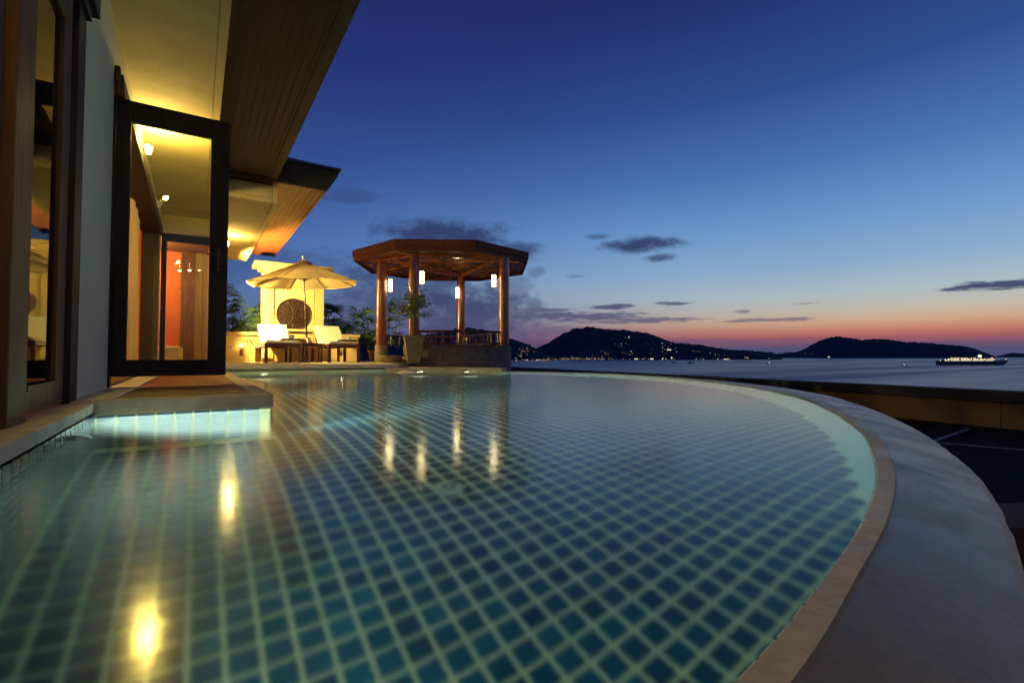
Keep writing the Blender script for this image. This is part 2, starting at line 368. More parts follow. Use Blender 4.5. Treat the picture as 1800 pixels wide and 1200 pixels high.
def lamp(name, typ, loc, energy, col=(1, .74, .34), r=.05, rot=None, spot=None, blend=.6, size=None, parent=None):
    d = bpy.data.lights.new(name, typ); d.energy = energy; d.color = col
    if typ in ('POINT', 'SPOT'): d.shadow_soft_size = r
    if typ == 'SPOT': d.spot_size = rad(spot or 90); d.spot_blend = blend
    if typ == 'AREA' and size: d.shape = 'RECTANGLE'; d.size, d.size_y = size
    o = bpy.data.objects.new(name, d); COL.objects.link(o); o.location = loc
    if rot is not None:                 # rot = direction vector
        o.rotation_euler = Vector(rot).to_track_quat('-Z', 'Y').to_euler()
    if parent: o.parent = parent
    return o

# ================================================================== SETTING
SEA = -25.0
b = MB(); n = 96; rings = [0, 200, 1500, 6000, 20000, 90000]
vs = [(0, 0, SEA)]; fs = []
for r in rings[1:]:
    for i in range(n): vs.append((r * math.cos(2 * math.pi * i / n), r * math.sin(2 * math.pi * i / n), SEA))
for i in range(n): fs.append((0, 1 + i, 1 + (i + 1) % n))
for k in range(len(rings) - 2):
    for i in range(n):
        a = 1 + k * n + i; c = 1 + k * n + (i + 1) % n; fs.append((a, a + n, c + n, c))
b.add(vs, fs); b.build('sea', M_sea, kind='structure')

# ---- hills: ridge profile given as (bearing px offset right of view axis per 850, elevation px/850)
def hill(name, prof, shore_d, ridge_d, back_d, m, rough, step=.0035, seed=0):
    """prof: list of (u, v) tangents; u = lateral/depth, v = height/depth of the ridge seen from the terrace."""
    us = []; u = prof[0][0]
    while u < prof[-1][0]: us.append(u); u += step
    us.append(prof[-1][0])
    def H(u):
        for (a, va), (c, vc) in zip(prof, prof[1:]):
            if a <= u <= c:
                t = (u - a) / (c - a); return va + (vc - va) * t
        return 0
    rows = 26; vs = []; fs = []
    for i, u in enumerate(us):
        e = min(1, (u - us[0]) / .03, (us[-1] - u) / .03); e = max(e, 0)
        h = H(u)
        top = SEA + (h * ridge_d + .3 - SEA)
        for j in range(rows):
            t = j / (rows - 1)
            if t <= .6:
                q = t / .6; d = shore_d + (ridge_d - shore_d) * q
                q2 = q + .10 * math.sin(q * math.pi) + .05 * noise.noise(Vector((u * 30, q * 3, seed)))
                z = SEA - 1 + (top - SEA + 1) * max(0, min(1.0, q2)) ** .9
            else:
                q = (t - .6) / .4; d = ridge_d + (back_d - ridge_d) * q; z = SEA - 1 + (top - SEA + 1) * (1 - q) ** 1.3
            p = cw(u * d, d, z)
            nn = noise.fractal(Vector((p.x * .02, p.y * .02, seed)), .7, 2.0, 5) * rough
            nn += (noise.noise(Vector((p.x * .12, p.y * .12, seed))) * .5) * rough * .6
            p.z += nn * (.15 + .85 * min(1, (z - SEA) / 30)) if j not in (0, rows - 1) else 0
            if j == 0: p.z = SEA - 1
            vs.append(p)
    for i in range(len(us) - 1):
        for j in range(rows - 1):
            a = i * rows + j; fs.append((a, a + rows, a + rows + 1, a + 1))
    b = MB(); b.add(vs, fs); return b.build(name, m, kind='structure')
def pr(pts): return [((x - 900) / 850, (625.2 - y) / 850) for x, y in pts]
hill('hill', pr([(938, 626), (945, 612), (951.5, 608.6), (969, 599.7), (982, 591), (995, 584), (1013, 576), (1031, 574), (1045, 575), (1059, 577.4), (1097, 579.7), (1135.6, 585.6), (1161, 592.5), (1181.6, 602),
    (1205, 603.5), (1230, 605), (1263, 612.4), (1290, 614.5), (1314, 616), (1340, 617.5), (1353, 619), (1365, 622.7), (1374, 626)]), 3100, 3700, 4700, M_forest, 9, .0014, 1)
hill('hill', pr([(560, 592), (600, 589), (640, 585), (690, 590), (741, 588), (775, 584), (800, 578), (824, 576), (842, 578), (855, 581), (875, 587), (896.6, 594.6), (918, 601), (937.5, 609), (960, 620), (975, 627)]), 2600, 3300, 4400, M_forest, 9, .0014, 3)
hill('hill', pr([(1335, 627), (1352, 624), (1378, 620.5), (1399, 619), (1417, 612), (1430, 604), (1442, 598), (1463, 591.5), (1483, 591.5), (1500, 595), (1514, 597), (1535, 595.5), (1557, 596), (1583, 599.7), (1647, 603.5), (1698, 608.6), (1716, 613), (1728.5, 619), (1749, 626.5)]),
     5300, 6000, 7400, M_forestfar, 12, .0014, 5)
hill('hill', pr([(1742, 627), (1759, 624.5), (1770, 621.5), (1779.6, 620), (1800, 621), (1850, 619), (1950, 621), (2080, 627)]), 7600, 8300, 9400, M_forestfar, 9, .002, 7)

# ---- town lights along the shore and up the slopes (a scatter nobody could count)
b = MB()
def glint(px, py, d, r, k):
    c = cw((px - 900) / 850 * d, d, .3 + (625.2 - py) / 850 * d); b.k = k
    o = [Vector(v) * r for v in ((1, 0, 0), (-1, 0, 0), (0, 1, 0), (0, -1, 0), (0, 0, 1), (0, 0, -1))]
    b.add([c + q for q in o], [(0, 2, 4), (2, 1, 4), (1, 3, 4), (3, 0, 4), (2, 0, 5), (1, 2, 5), (3, 1, 5), (0, 3, 5)])
for _ in range(210):
    px = R.uniform(899, 1062); t = (px - 899) / 163
    glint(px, 637 - 5 * min(1, t * 2.2) + R.gauss(-1.2, 1.3), 2560 if px < 972 else 3050, R.choice((1.0, 1.3, 1.7, 2.2)), R.choice((0, 0, 0, 1, 1, 2)))
for _ in range(46):
    px = R.uniform(1060, 1330); glint(px, 631 + R.gauss(-.4, .7), 3050, R.choice((1.3, 1.8)), R.choice((0, 1)))
for (cx, cy, sx, sy, k) in ((1090, 606, 9, 3, 9), (1105, 592, 8, 2, 4), (1172, 614, 12, 5, 16), (1160, 605, 14, 3, 7), (1062, 620, 6, 4, 9), (1115, 621, 8, 4, 10), (1222, 618, 4, 5, 4), (1262, 624, 14, 3, 5), (1086, 622, 30, 3, 8)):
    for _ in range(k): glint(R.gauss(cx, sx), R.gauss(cy, sy), 3020, R.choice((.9, 1.3, 1.7)), R.choice((0, 0, 1)))
for (cx, cy, sx, sy, k) in ((912, 612, 5, 6, 6), (925, 617, 7, 2, 8), (915, 624, 9, 4, 9), (930, 614, 4, 6, 3), (590, 612, 4, 3, 4)):
    for _ in range(k): glint(R.gauss(cx, sx), R.gauss(cy, sy), 2520, R.choice((.9, 1.3, 1.7)), R.choice((0, 0, 1)))
for _ in range(6): glint(R.uniform(1405, 1432), 622 + R.gauss(0, .4), 5250, 1.1, 0)
lights = b.build('town_lights', [E_win, E_winw, emit('town_red', (1, .25, .10), 1.2)], kind='stuff')
# larger lit waterfront buildings
def house(px, py, d, w, h, label, hot):
    c = cw((px - 900) / 850 * d, d, SEA + .2 + 0)
    c.z = .3 + (625.2 - py) / 850 * d - h / 2
    t = thing('waterfront_building', label, 'building', c, rad(-33.2), 'lit buildings on the far shore')
    q = MB(); q.box(-w / 2, w / 2, 0, w * .5, 0, h); q.build('wall', M_ship, t)
    q = MB(); q.add([(-w / 2 - 1, -1, h), (w / 2 + 1, -1, h), (w / 2 + 1, w * .5 + 1, h), (-w / 2 - 1, w * .5 + 1, h), (-w / 4, w * .25, h + w * .18), (w / 4, w * .25, h + w * .18)],
                    [(0, 1, 5, 4), (1, 2, 5), (2, 3, 4, 5), (3, 0, 4), (3, 2, 1, 0)]); q.build('roof', M_roof, t)
    k = max(2, int(w / 6))
    me = None
    for i in range(k):
        x = -w / 2 + w * (i + .5) / k
        q = MB(); q.box(x - w / k * .36, x + w / k * .36, -.25, -.02, h * .2, h * .8); q.build('window', hot, t)
house(1118, 630.6, 3040, 22, 7, 'brightest white lit waterfront building, left of the cluster of two below the hill', E_winw)
house(1145.5, 630.6, 3040, 20, 8, 'white lit waterfront building, second bright one from the left below the hill', E_winw)
house(1164.5, 630.4, 3040, 8, 8, 'small narrow white lit building on the shore between two bright ones', E_winw)
house(1180.5, 628.8, 3040, 9, 12, 'tall narrow white lit building on the shore behind the moored boats', E_winw)
house(1176, 614.6, 3060, 26, 8, 'lit building halfway up the right slope of the main hill', E_winw)
house(1105.5, 592.6, 3200, 10, 5, 'highest lit house near the top of the main hill', E_winw)
house(1276, 631, 3050, 30, 5, 'long low warm lit building at the water on the hill\'s right foot', E_winw)
house(1312, 628.5, 3050, 24, 4, 'lit building on the low spit at the right end of the main hill', E_win)

# ---- ground round the villa: lower terrace level, then falling to the sea
b = MB()
xs = [-60, -30, -8, 0, 7, 10, 12.5, 16, 22, 35, 60, 90]; ys = [-40, -15, 0, 10, 20, 28, 45, 80, 120]
def gz_(x, y):
    s = max(0, (x - 14.5)) * .55 + max(0, y - 28) * .5 + max(0, -y - 16) * .4
    return max(SEA - 3, -1.02 - s - (abs(noise.noise(Vector((x * .2, y * .2, 0)))) * .5 if s > 0 else 0))
xs2 = []; ys2 = []
for a, c in zip(xs, xs[1:]): xs2 += [a + (c - a) * t / 3 for t in range(3)]
xs2.append(xs[-1])
for a, c in zip(ys, ys[1:]): ys2 += [a + (c - a) * t / 3 for t in range(3)]
ys2.append(ys[-1])
b.add([(x, y, gz_(x, y)) for x in xs2 for y in ys2], [(i * len(ys2) + j, (i + 1) * len(ys2) + j, (i + 1) * len(ys2) + j + 1, i * len(ys2) + j + 1) for i in range(len(xs2) - 1) for j in range(len(ys2) - 1)])
b.build('ground', M_ground, kind='structure')

# ---- pool outline
def catmull(P, k):
    out = []
    for i in range(len(P) - 1):
        p0 = Vector(P[max(i - 1, 0)]); p1 = Vector(P[i]); p2 = Vector(P[i + 1]); p3 = Vector(P[min(i + 2, len(P) - 1)])
        for j in range(k):
            t = j / k
            out.append(.5 * ((2 * p1) + (p2 - p0) * t + (2 * p0 - 5 * p1 + 4 * p2 - p3) * t * t + (3 * p1 - p0 - 3 * p2 + p3) * t ** 3))
    out.append(Vector(P[-1])); return out
INN = [(-.40, .185), (0, .205), (.427, .262), (.691, .312), (.936, .367), (1.205, .443), (1.441, .522), (1.767, .651), (2.262, .881), (3.05, 1.36), (3.75, 1.90), (4.62, 2.88),
       (5.24, 4.05), (5.52, 5.3), (5.38, 6.45), (4.90, 7.43), (4.25, 8.18), (3.55, 8.70), (3.0, 8.98)]
OUT = [(-.42, -.06), (0, -.03), (.60, .06), (1.05, .19), (1.34, .265), (1.78, .40), (2.18, .56), (2.78, .84), (3.42, 1.20), (4.0, 1.585), (4.60, 2.05), (5.32, 2.86),
       (5.93, 4.0), (6.18, 5.35), (6.05, 6.7), (5.6, 7.85), (4.95, 8.75), (4.2, 9.4), (3.4, 9.7)]
inn = catmull(INN, 10); outl = catmull(OUT, 10)
XW = -.40; YS = 3.06; XS = .36; YT = 9.0
poly = [(p.x, p.y) for p in inn] + [(XS, YT), (XS, YS), (XW, YS)]      # counter clockwise
b = MB(); b.add([(x, y, 0.0) for x, y in poly], [tuple(range(len(poly)))]); b.build('pool_water', M_water, kind='structure')

DEPTH = -.95
root_floor = MB().add([(x, y, DEPTH) for x, y in poly], [tuple(range(len(poly)))]).build('pool_floor', M_grout, kind='structure')
def inside(x, y):
    c = False; j = len(poly) - 1
    for i in range(len(poly)):
        xi, yi = poly[i]; xj, yj = poly[j]
        if (yi > y) != (yj > y) and x < (xj - xi) * (y - yi) / (yj - yi) + xi: c = not c
        j = i
    return c
PITCH = .079; TS = .0318
def tile_mb(cx, cy, cz, b, hs=TS):
    c = hs * .13; o = hs
    top = [(-o + c, -o), (o - c, -o), (o, -o + c), (o, o - c), (o - c, o), (-o + c, o), (-o, o - c), (-o, -o + c)]
    n_ = 8
    vs = [(cx + x * 1.06, cy + y * 1.06, cz) for x, y in top] + [(cx + x, cy + y, cz + .004) for x, y in top]
    b.add(vs, [tuple(range(8, 16))] + [(i, (i + 1) % 8, 8 + (i + 1) % 8, 8 + i) for i in range(8)])
tb = MB(); tile_mb(0, 0, 0, tb); tile_me = tb.mesh('tile', M_tile)
cells = []
y = .12
ix = -5
while ix < 73:
    x = XW + .036 + .003 + (ix + 5) * PITCH
    for iy in range(2, 115):
        y = iy * PITCH + PITCH / 2
        if inside(x, y) and inside(x, y) and x > XW + .03 and (x > XS + .03 or y < YS - .02): cells.append((x, y))
    ix += 1
def in_view(x, y):
    p = Vector((x, y, 0)); d = p.dot(FW); l = p.dot(RT); return d > .62 and abs(l) < d * 1.02
cells.sort(key=lambda c: (not in_view(*c), (c[0] ** 2 + c[1] ** 2)))
for (x, y) in cells[:300]: ob('tile', tile_me, root_floor, (x, y, DEPTH))
b = MB(); rr = R
b2 = [MB(), MB(), MB()]
for (x, y) in cells[300:]: tile_mb(x, y, DEPTH, b2[0])
far_m = M_tile.copy(); far_m.name = 'pool_tile_blue_far'
# per-tile variation for the joined tiles comes from a cell noise on position
nn = NT(far_m.node_tree); oi = [x for x in nn.n if x.type == 'OBJECT_INFO'][0]
wn = nn.new('ShaderNodeTexWhiteNoise', noise_dimensions='2D'); gp = nn.new('ShaderNodeNewGeometry')
sc = nn.new('ShaderNodeVectorMath', operation='SCALE'); sc.inputs[3].default_value = 1 / PITCH; nn.l.new(gp.outputs['Position'], sc.inputs[0])
fl = nn.new('ShaderNodeVectorMath', operation='FLOOR'); nn.l.new(sc.outputs[0], fl.inputs[0]); nn.l.new(fl.outputs[0], wn.inputs[0])
for lk in list(nn.l):
    if lk.from_node == oi: t_ = lk.to_socket; nn.l.remove(lk); nn.l.new(wn.outputs[0], t_)
b2[0].build('tile', far_m, root_floor, kind='stuff')

# pool walls
def wall_strip(pts, z0, z1, name, m, parent=None, kind='structure', closed=False):
    b = MB(); k = len(pts)
    b.add([(p[0], p[1], z0) for p in pts] + [(p[0], p[1], z1) for p in pts], [(i, i + 1, k + i + 1, k + i) for i in range(k - 1)])
    return b.build(name, m, parent, kind=kind)
innp = [(p.x, p.y) for p in inn]
pw = wall_strip(innp[::-1], DEPTH, .004, 'pool_wall', M_walltile)
# rows of small trim tiles below the lip on the curved wall
b = MB(); L = 0; acc = 0
for (x0, y0), (x1, y1) in zip(innp, innp[1:]):
    seg = math.hypot(x1 - x0, y1 - y0); tx, ty = (x1 - x0) / seg, (y1 - y0) / seg; nx, ny = -ty, tx   # inward
    s_ = acc
    while s_ < seg:
        cx, cy = x0 + tx * s_, y0 + ty * s_
        for (za, zb) in ((-.040, .002), (-.092, -.048)):
            M = Matrix(((tx, nx, 0, cx), (ty, ny, 0, cy), (0, 0, 1, 0), (0, 0, 0, 1)))
            b.box(-.021, .021, -.002, .006, za, zb, M)
        s_ += .05
    acc = s_ - seg
b.build('trim_tile', M_white_tile, pw, kind='stuff')
pw2 = wall_strip([(XW, YS), (XW, .185)], DEPTH, .03, 'pool_wall', M_grout)
pw3 = MB()
pw3.add([(XW, YS, DEPTH), (XS, YS, DEPTH), (XS, YS, .03), (XW, YS, .03)], [(0, 1, 2, 3)])
pw3.add([(XS, YS, DEPTH), (XS, YT, DEPTH), (XS, YT, .03), (XS, YS, .03)], [(0, 1, 2, 3)])
pw3.add([(XS, YT, DEPTH), (3.0, 8.98, DEPTH), (3.0, 8.98, .04), (XS, YT, .04)], [(0, 1, 2, 3)])
pw3 = pw3.build('pool_wall', M_grout, kind='structure')
# wall tiles on the straight walls
tbm = MB(); tile_mb(0, 0, -.0025, tbm, .0335); tile_wall = tbm.mesh('tile', M_tile); tbp = MB(); tile_mb(0, 0, -.0025, tbp, .0335); tile_wallp = tbp.mesh('tile', M_tilelit)
def walltile(parent, x, y, z, ax):
    o = bpy.data.objects.new('tile', tile_wall if ax == 'x+' else tile_wallp); COL.objects.link(o); o.parent = parent; o.location = (x, y, z)
    o.rotation_euler = {'x+': (0, rad(90), 0), 'y-': (rad(90), 0, 0)}[ax]
for i in range(10):
    for k in range(12):
        walltile(pw3, XW + .039 + i * PITCH, YS, -.0 - k * PITCH + -.012, 'y-') if XW + .039 + i * PITCH < XS - .02 else None
b = MB()
for i in range(36):
    for k in range(12):
        y = YS - .05 - i * PITCH
        if y > .25: walltile(pw2, XW, y, -.012 - k * PITCH, 'x+')

# ---- coping of the overflow edge: level lip, then a wet face falling outwards
def loft(rowsets, name, m, kind, smooth=True, parent=None):
    b = MB(); k = len(rowsets[0])
    for rs in rowsets: b.v += [tuple(p) for p in rs]
    for a in range(len(rowsets) - 1):
        for i in range(k - 1):
            b.f.append((a * k + i, a * k + i + 1, (a + 1) * k + i + 1, (a + 1) * k + i)); b.mi.append(0)
    return b.build(name, m, parent, kind=kind)
def mixrow(t, z, amp=0.0):
    out = []
    for i, (a, c) in enumerate(zip(inn, outl)):
        p = a.lerp(c, t); w = amp * noise.noise(Vector((p.x * 9, p.y * 9, 3)))
        out.append((p.x + w, p.y - w, z + w * .15))
    return out
loft([mixrow(0, .0), mixrow(.004, .010), mixrow(.15, .012)][::-1], 'pool_lip', M_lip, 'structure')
loft([mixrow(.15, .0118), mixrow(.165, .006), mixrow(.4, -.002), mixrow(.7, -.018, .001), mixrow(.93, -.034, .002), mixrow(1.0, -.046, .003), mixrow(1.012, -.07, .003), mixrow(1.005, -1.0)][::-1], 'pool_coping', M_wetshade, 'structure')
# drips hanging off the outer edge
# ---- catch channel and lower deck outside the overflow edge
b = MB(); k = len(outl)
ch = []
for i, p in enumerate(outl):
    q = outl[min(i + 1, k - 1)] - outl[max(i - 1, 0)]; nrm = Vector((q.y, -q.x)).normalized(); ch.append(p + nrm * .9)
b.add([(p.x, p.y, -1.0) for p in outl] + [(p.x, p.y, -1.0) for p in ch] + [(p.x, p.y, -.90) for p in ch], [(i, k + i, k + i + 1, i + 1) for i in range(k - 1)] + [(k + i, 2 * k + i, 2 * k + i + 1, k + i + 1) for i in range(k - 1)])
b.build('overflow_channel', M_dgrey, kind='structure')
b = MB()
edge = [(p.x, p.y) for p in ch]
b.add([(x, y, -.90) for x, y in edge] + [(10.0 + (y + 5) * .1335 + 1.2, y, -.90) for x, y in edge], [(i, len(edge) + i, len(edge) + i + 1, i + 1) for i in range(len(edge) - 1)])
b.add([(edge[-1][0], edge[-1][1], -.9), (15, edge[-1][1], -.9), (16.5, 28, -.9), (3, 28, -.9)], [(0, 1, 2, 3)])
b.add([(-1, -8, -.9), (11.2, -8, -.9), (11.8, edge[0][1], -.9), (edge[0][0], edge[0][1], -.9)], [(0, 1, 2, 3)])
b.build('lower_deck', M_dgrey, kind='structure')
# pale drain channels in the lower deck
def strip(name, a, c, w, z, h, m, kind='structure', parent=None):
    a = Vector(a); c = Vector(c); d = (c - a).normalized(); s_ = Vector((-d.y, d.x)) * w / 2
    return MB().prism([a - s_, c - s_, c + s_, a + s_], z, z + h).build(name, m, parent, kind=kind)
strip('drain_strip', (8.3, 3.2), (9.1, .8), .035, -.90, .012, M_pale)
strip('drain_strip', (8.55, 2.45), (10.6, 2.55), .05, -.895, .012, M_pale)
# brown ledge close to the overflow edge at the right
b = MB(); b.prism([tuple(cw(2.95, 2.98, 0).xy), tuple(cw(5.2, 3.08, 0).xy), tuple(cw(5.2, 3.62, 0).xy), tuple(cw(3.12, 3.46, 0).xy)], -1.0, -.75)
led = b.build('stone_ledge', M_lowwall); tag(led, 'low brown stone ledge just below the outer curve of the pool at the right', 'ledge')

# parapet wall towards the sea
P1 = Vector((10.35, -5.0)); P2 = Vector((14.9, 29.0)); d = (P2 - P1).normalized(); nrm = Vector((d.y, -d.x)); LNG = (P2 - P1).length
par = thing('parapet_wall', 'long low brown parapet wall with a flat black cap between the pool and the sea', 'wall', (P1.x, P1.y, -1.0), math.atan2(d.y, d.x))
b = MB()
nseg = 14
for i in range(nseg):
    b = MB(); b.box(i * LNG / nseg + .006, (i + 1) * LNG / nseg - .006, -.12, .12, .05, .52); b.build('wall_panel', M_lowwall, par)
MB().box(0, LNG, -.10, .10, 0, .54).build('wall_core', M_dgrey, par)
MB().box(0, LNG, -.135, .135, .40, .44).build('string_course', M_lowwall, par)
MB().box(-.02, LNG + .02, -.20, .20, .54, .72).build('cap', M_black, par)

# ---- coping along the house, stone step with slatted wood, terrace
b = MB(); b.box(-.56, XW, -1.2, YS, -.02 + .03, .075)
MB().box(-.56, XW, -1.2, YS, .012, .075).build('house_coping', M_stone, kind='structure', bevel=.006)
MB().box(-.75, XW - .001, -1.2, YS, -1.0, .010).build('plinth', M_planter, kind='structure')
step = thing('stone_step', 'pale stone slab with a slatted wood inlay lying below the open glass door', 'step', (0, 0, 0))
MB().box(-.66, XS + .012, YS - .035, YS + .10, .014, .084).build('front_kerb', M_stone, step, bevel=.005)
MB().box(.275, XS + .012, YS + .10, 9.0, .006, .084).build('side_kerb', M_stone, step, bevel=.005)
MB().box(-.66, -.335, YS + .10, 7.2, .020, .084).build('wall_kerb', M_stone, step)
MB().box(-.335, .275, 7.2, 9.0, .020, .084).build('rear_kerb', M_stone, step)
MB().box(-.335, .275, YS + .10, 7.2, .01, .055).build('tray', M_dark, step)
sl = MB().box(-.325, .265, 0, .046, .0, .022).mesh('slat', M_deck)
for i in range(int((7.2 - YS - .12) / .054)): ob('slat', sl, step, (0, YS + .108 + i * .054, .058))
MB().box(-.66, XS - .01, YS + .01, 9.0, -1.0, .004).build('step_base', M_planter, kind='structure')
# terrace of stone pavers
TZ = .15
ter = MB().prism([(-.6, 9.012), (3.25, 9.012), (3.55, 9.55), (3.9, 10.0), (3.2, 15.5), (-.6, 15.5)], -1.0, TZ - .012).build('terrace', M_stone, kind='structure')
MB().box(XS + .0, 3.25, 8.93, 9.22, .085, TZ).build('terrace_nosing', M_terr, ter, bevel=.006)
pv = MB().box(0, .592, 0, .592, 0, .014).mesh('paver', M_terr)
for i in range(6):
    for j in range(7):
        x = .42 + i * .6; y = 9.225 + j * .6
        if x > .4 and not (x > 3.0 and y < 9.7): ob('paver', pv, ter, (x, y, TZ - .014))
# flat stone ledge running from terrace to gazebo along the water
MB().prism([(3.0, 8.985), (3.55, 8.705), (4.25, 8.185), (4.75, 7.62), (4.95, 7.75), (4.6, 8.5), (4.0, 9.3), (3.25, 9.5)], .0, .072).build('pool_ledge', M_stone, kind='structure')

# ================================================================== VILLA
villa = thing('villa', 'cream rendered villa at the left with deep overhanging eaves of brown boards', 'villa', (0, 0, 0))
WX = -.50
def part(name, m, box, parent=villa, bevel=0, label=None): return MB().box(*box).build(name, m, parent, bevel=bevel, label=label)
# wall pieces along x = WX
part('wall', M_plasterw, (WX - .2, WX, 3.19, 4.26, .02, 2.60))
part('wall', M_plasterw, (WX - .2, WX, -1.2, 3.19, 2.06, 2.60))
part('wall', M_plasterw, (WX - .2, WX, 4.26, 9.1, 2.20, 2.60))
part('wall', M_plasterw, (WX - .2, WX, 9.1, 9.6, .02, 2.60))
part('wall', M_plasterw, (WX - .2, WX, -2.4, -1.2, .02, 2.60))
# first eaves
part('soffit', M_plaster, (WX, .095, -1.6, 8.0, 2.60, 2.66))
part('soffit', M_plaster, (.101, .16, -1.6, 8.0, 2.592, 2.90))
bd = MB().box(0, .069, -1.6, 7.78, 0, .016).mesh('soffit_board', M_soffshade)
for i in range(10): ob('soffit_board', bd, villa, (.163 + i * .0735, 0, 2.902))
part('eaves_beam', M_brown, (.16, .90, -1.6, 7.80, 2.925, 3.02))
part('eaves_trim', M_soffshade, (.86, .90, -1.6, 7.78, 2.885, 2.925))
part('gutter', M_dark, (.90, .97, -1.6, 7.80, 2.90, 3.04))
part('end_board', M_dark, (.10, .90, 7.78, 7.83, 2.885, 3.02))
MB().add([(.98, -1.7, 3.04), (.98, 7.9, 3.04), (-2.6, 7.9, 4.6), (-2.6, -1.7, 4.6), (.98, -1.7, 3.12), (.98, 7.9, 3.12), (-2.6, 7.9, 4.68), (-2.6, -1.7, 4.68)],
         [(0, 1, 2, 3), (7, 6, 5, 4), (0, 4, 5, 1), (1, 5, 6, 2), (2, 6, 7, 3), (3, 7, 4, 0)]).build('roof', M_roof, villa)
# interior shell
part('room_wall', M_orange, (-4.6, -4.5, -2.4, 9.5, .0, 2.6))
part('room_wall', M_orange, (-4.5, WX - .2, 9.4, 9.5, .0, 2.6))
part('room_wall', M_orange, (-4.5, WX - .2, 3.6, 3.72, .0, 2.6))
part('room_wall', M_orange, (-4.5, WX - .2, -2.4, -2.3, .0, 2.6))
part('room_wall', M_orange, (WX - .26, WX - .2, 3.72, 9.1, 2.20, 2.60))
part('room_floor', M_brown, (-4.5, WX - .2, -2.3, 9.4, .0, .06))
part('room_ceiling', M_plaster, (-4.5, WX - .2, -2.3, 9.4, 2.60, 2.66))

def frame_rect(parent, m, ax, c, a0, a1, z0, z1, t, w, bt=None, names=('stile', 'rail')):
    """rectangular frame in plane ax=c, from a0..a1 and z0..z1; t thickness, w member width"""
    bt = bt or w
    def bx(name, p0, p1, q0, q1):
        if ax == 'x': MB().box(c - t / 2, c + t / 2, p0, p1, q0, q1).build(name, m, parent, bevel=.004)
        else: MB().box(p0, p1, c - t / 2, c + t / 2, q0, q1).build(name, m, parent, bevel=.004)
    bx(names[0], a0, a0 + w, z0, z1); bx(names[0], a1 - w, a1, z0, z1)
    bx(names[1], a0 + w, a1 - w, z1 - w, z1); bx(names[1], a0 + w, a1 - w, z0, z0 + bt)
# closed glazed doors at the left
jam = MB().box(WX - .18, WX + .012, 3.02, 3.188, .076, 2.055).build('door_jamb', M_dark, villa, bevel=.004)
MB().box(WX - .18, WX + .055, -1.2, 3.26, 2.055, 2.17).build('door_header', M_dark, villa, bevel=.006)
MB().box(WX - .18, WX + .03, -1.2, 3.20, 2.0, 2.055).build('door_header', M_dark, villa)
MB().box(WX - .16, WX + .018, 2.10, 2.30, .076, 2.0).build('mullion', M_brown, villa, bevel=.004)
def door(x, y0, y1, name_label, gm, m, hinge_rz=0):
    f = MB()
    D = MB().box(x - .02, x + .02, y0, y0 + .062, .085, 1.985).build('door', m, villa, bevel=.003, label=name_label)
    MB().box(x - .02, x + .02, y1 - .15, y1, .085, 1.985).build('stile', m, D, bevel=.003)
    MB().box(x - .02, x + .02, y0 + .062, y1 - .15, .085, .185).build('bottom_rail', m, D, bevel=.003)
    MB().box(x - .02, x + .02, y0 + .062, y1 - .15, 1.80, 1.985).build('top_rail', m, D, bevel=.003)
    MB().box(x - .003, x + .003, y0 + .062, y1 - .15, .185, 1.80).build('glass', gm, D)
    MB().box(x + .02, x + .034, y0 + .062, y1 - .15, .172, .192).build('glazing_bead', m, D)
    return D
door(WX - .03, 2.32, 3.01, 'closed dark framed glazed door mirroring the terrace', M_glass_dark, M_brown)
door(WX - .03, 1.20, 2.09, 'glazed door leaf at the picture edge', M_glass_dark, M_brown)
door(WX - .03, .20, 1.14, None, M_glass_dark, M_brown)
# folding opening with header beam, beyond the open leaf
MB().box(WX - .20, WX + .05, 4.26, 9.1, 2.14, 2.26).build('door_header', M_dark, villa, bevel=.006)
MB().box(WX - .20, WX + .012, 9.0, 9.12, .02, 2.14).build('door_jamb', M_dark, villa)
MB().box(WX - .20, WX + .012, 4.262, 4.36, .02, 2.14).build('door_jamb', M_dark, villa)
MB().box(WX - .20, WX + .0, 4.36, 9.0, .02, .10).build('threshold', M_brown, villa)
# the open leaf, standing square to the wall
leaf = MB().box(WX + .015, WX + .095, 4.285, 4.335, .155, 2.10).build('door', M_dark, villa, bevel=.004, label='open dark framed glass door leaf standing out over the wooden step')
MB().box(.075, .195, 4.285, 4.335, .155, 2.10).build('stile', M_dark, leaf, bevel=.004)
MB().box(WX + .095, .075, 4.285, 4.335, .155, .272).build('bottom_rail', M_dark, leaf, bevel=.004)
MB().box(WX + .095, .075, 4.285, 4.335, 1.955, 2.10).build('top_rail', M_dark, leaf, bevel=.004)
MB().box(WX + .095, .075, 4.306, 4.312, .272, 1.955).build('glass', M_glass, leaf)
MB().box(WX + .002, WX + .06, 4.24, 4.30, 2.10, 2.19).build('hinge_block', M_brown, leaf, bevel=.008)
MB().box(WX + .002, WX + .035, 4.225, 4.27, 2.19, 2.30).build('hinge_cap', M_brown, leaf, bevel=.01)

MB().box(.128, .142, 4.265, 4.285, .95, 1.12).build('handle_plate', M_rail, leaf)
hd = MB(); hd.tube((.135, 4.285, 1.06), (.135, 4.245, 1.06), .008, n=8); hd.tube((.135, 4.245, 1.06), (.06, 4.245, 1.06), .007, n=8); hd.build('handle', M_rail, leaf)
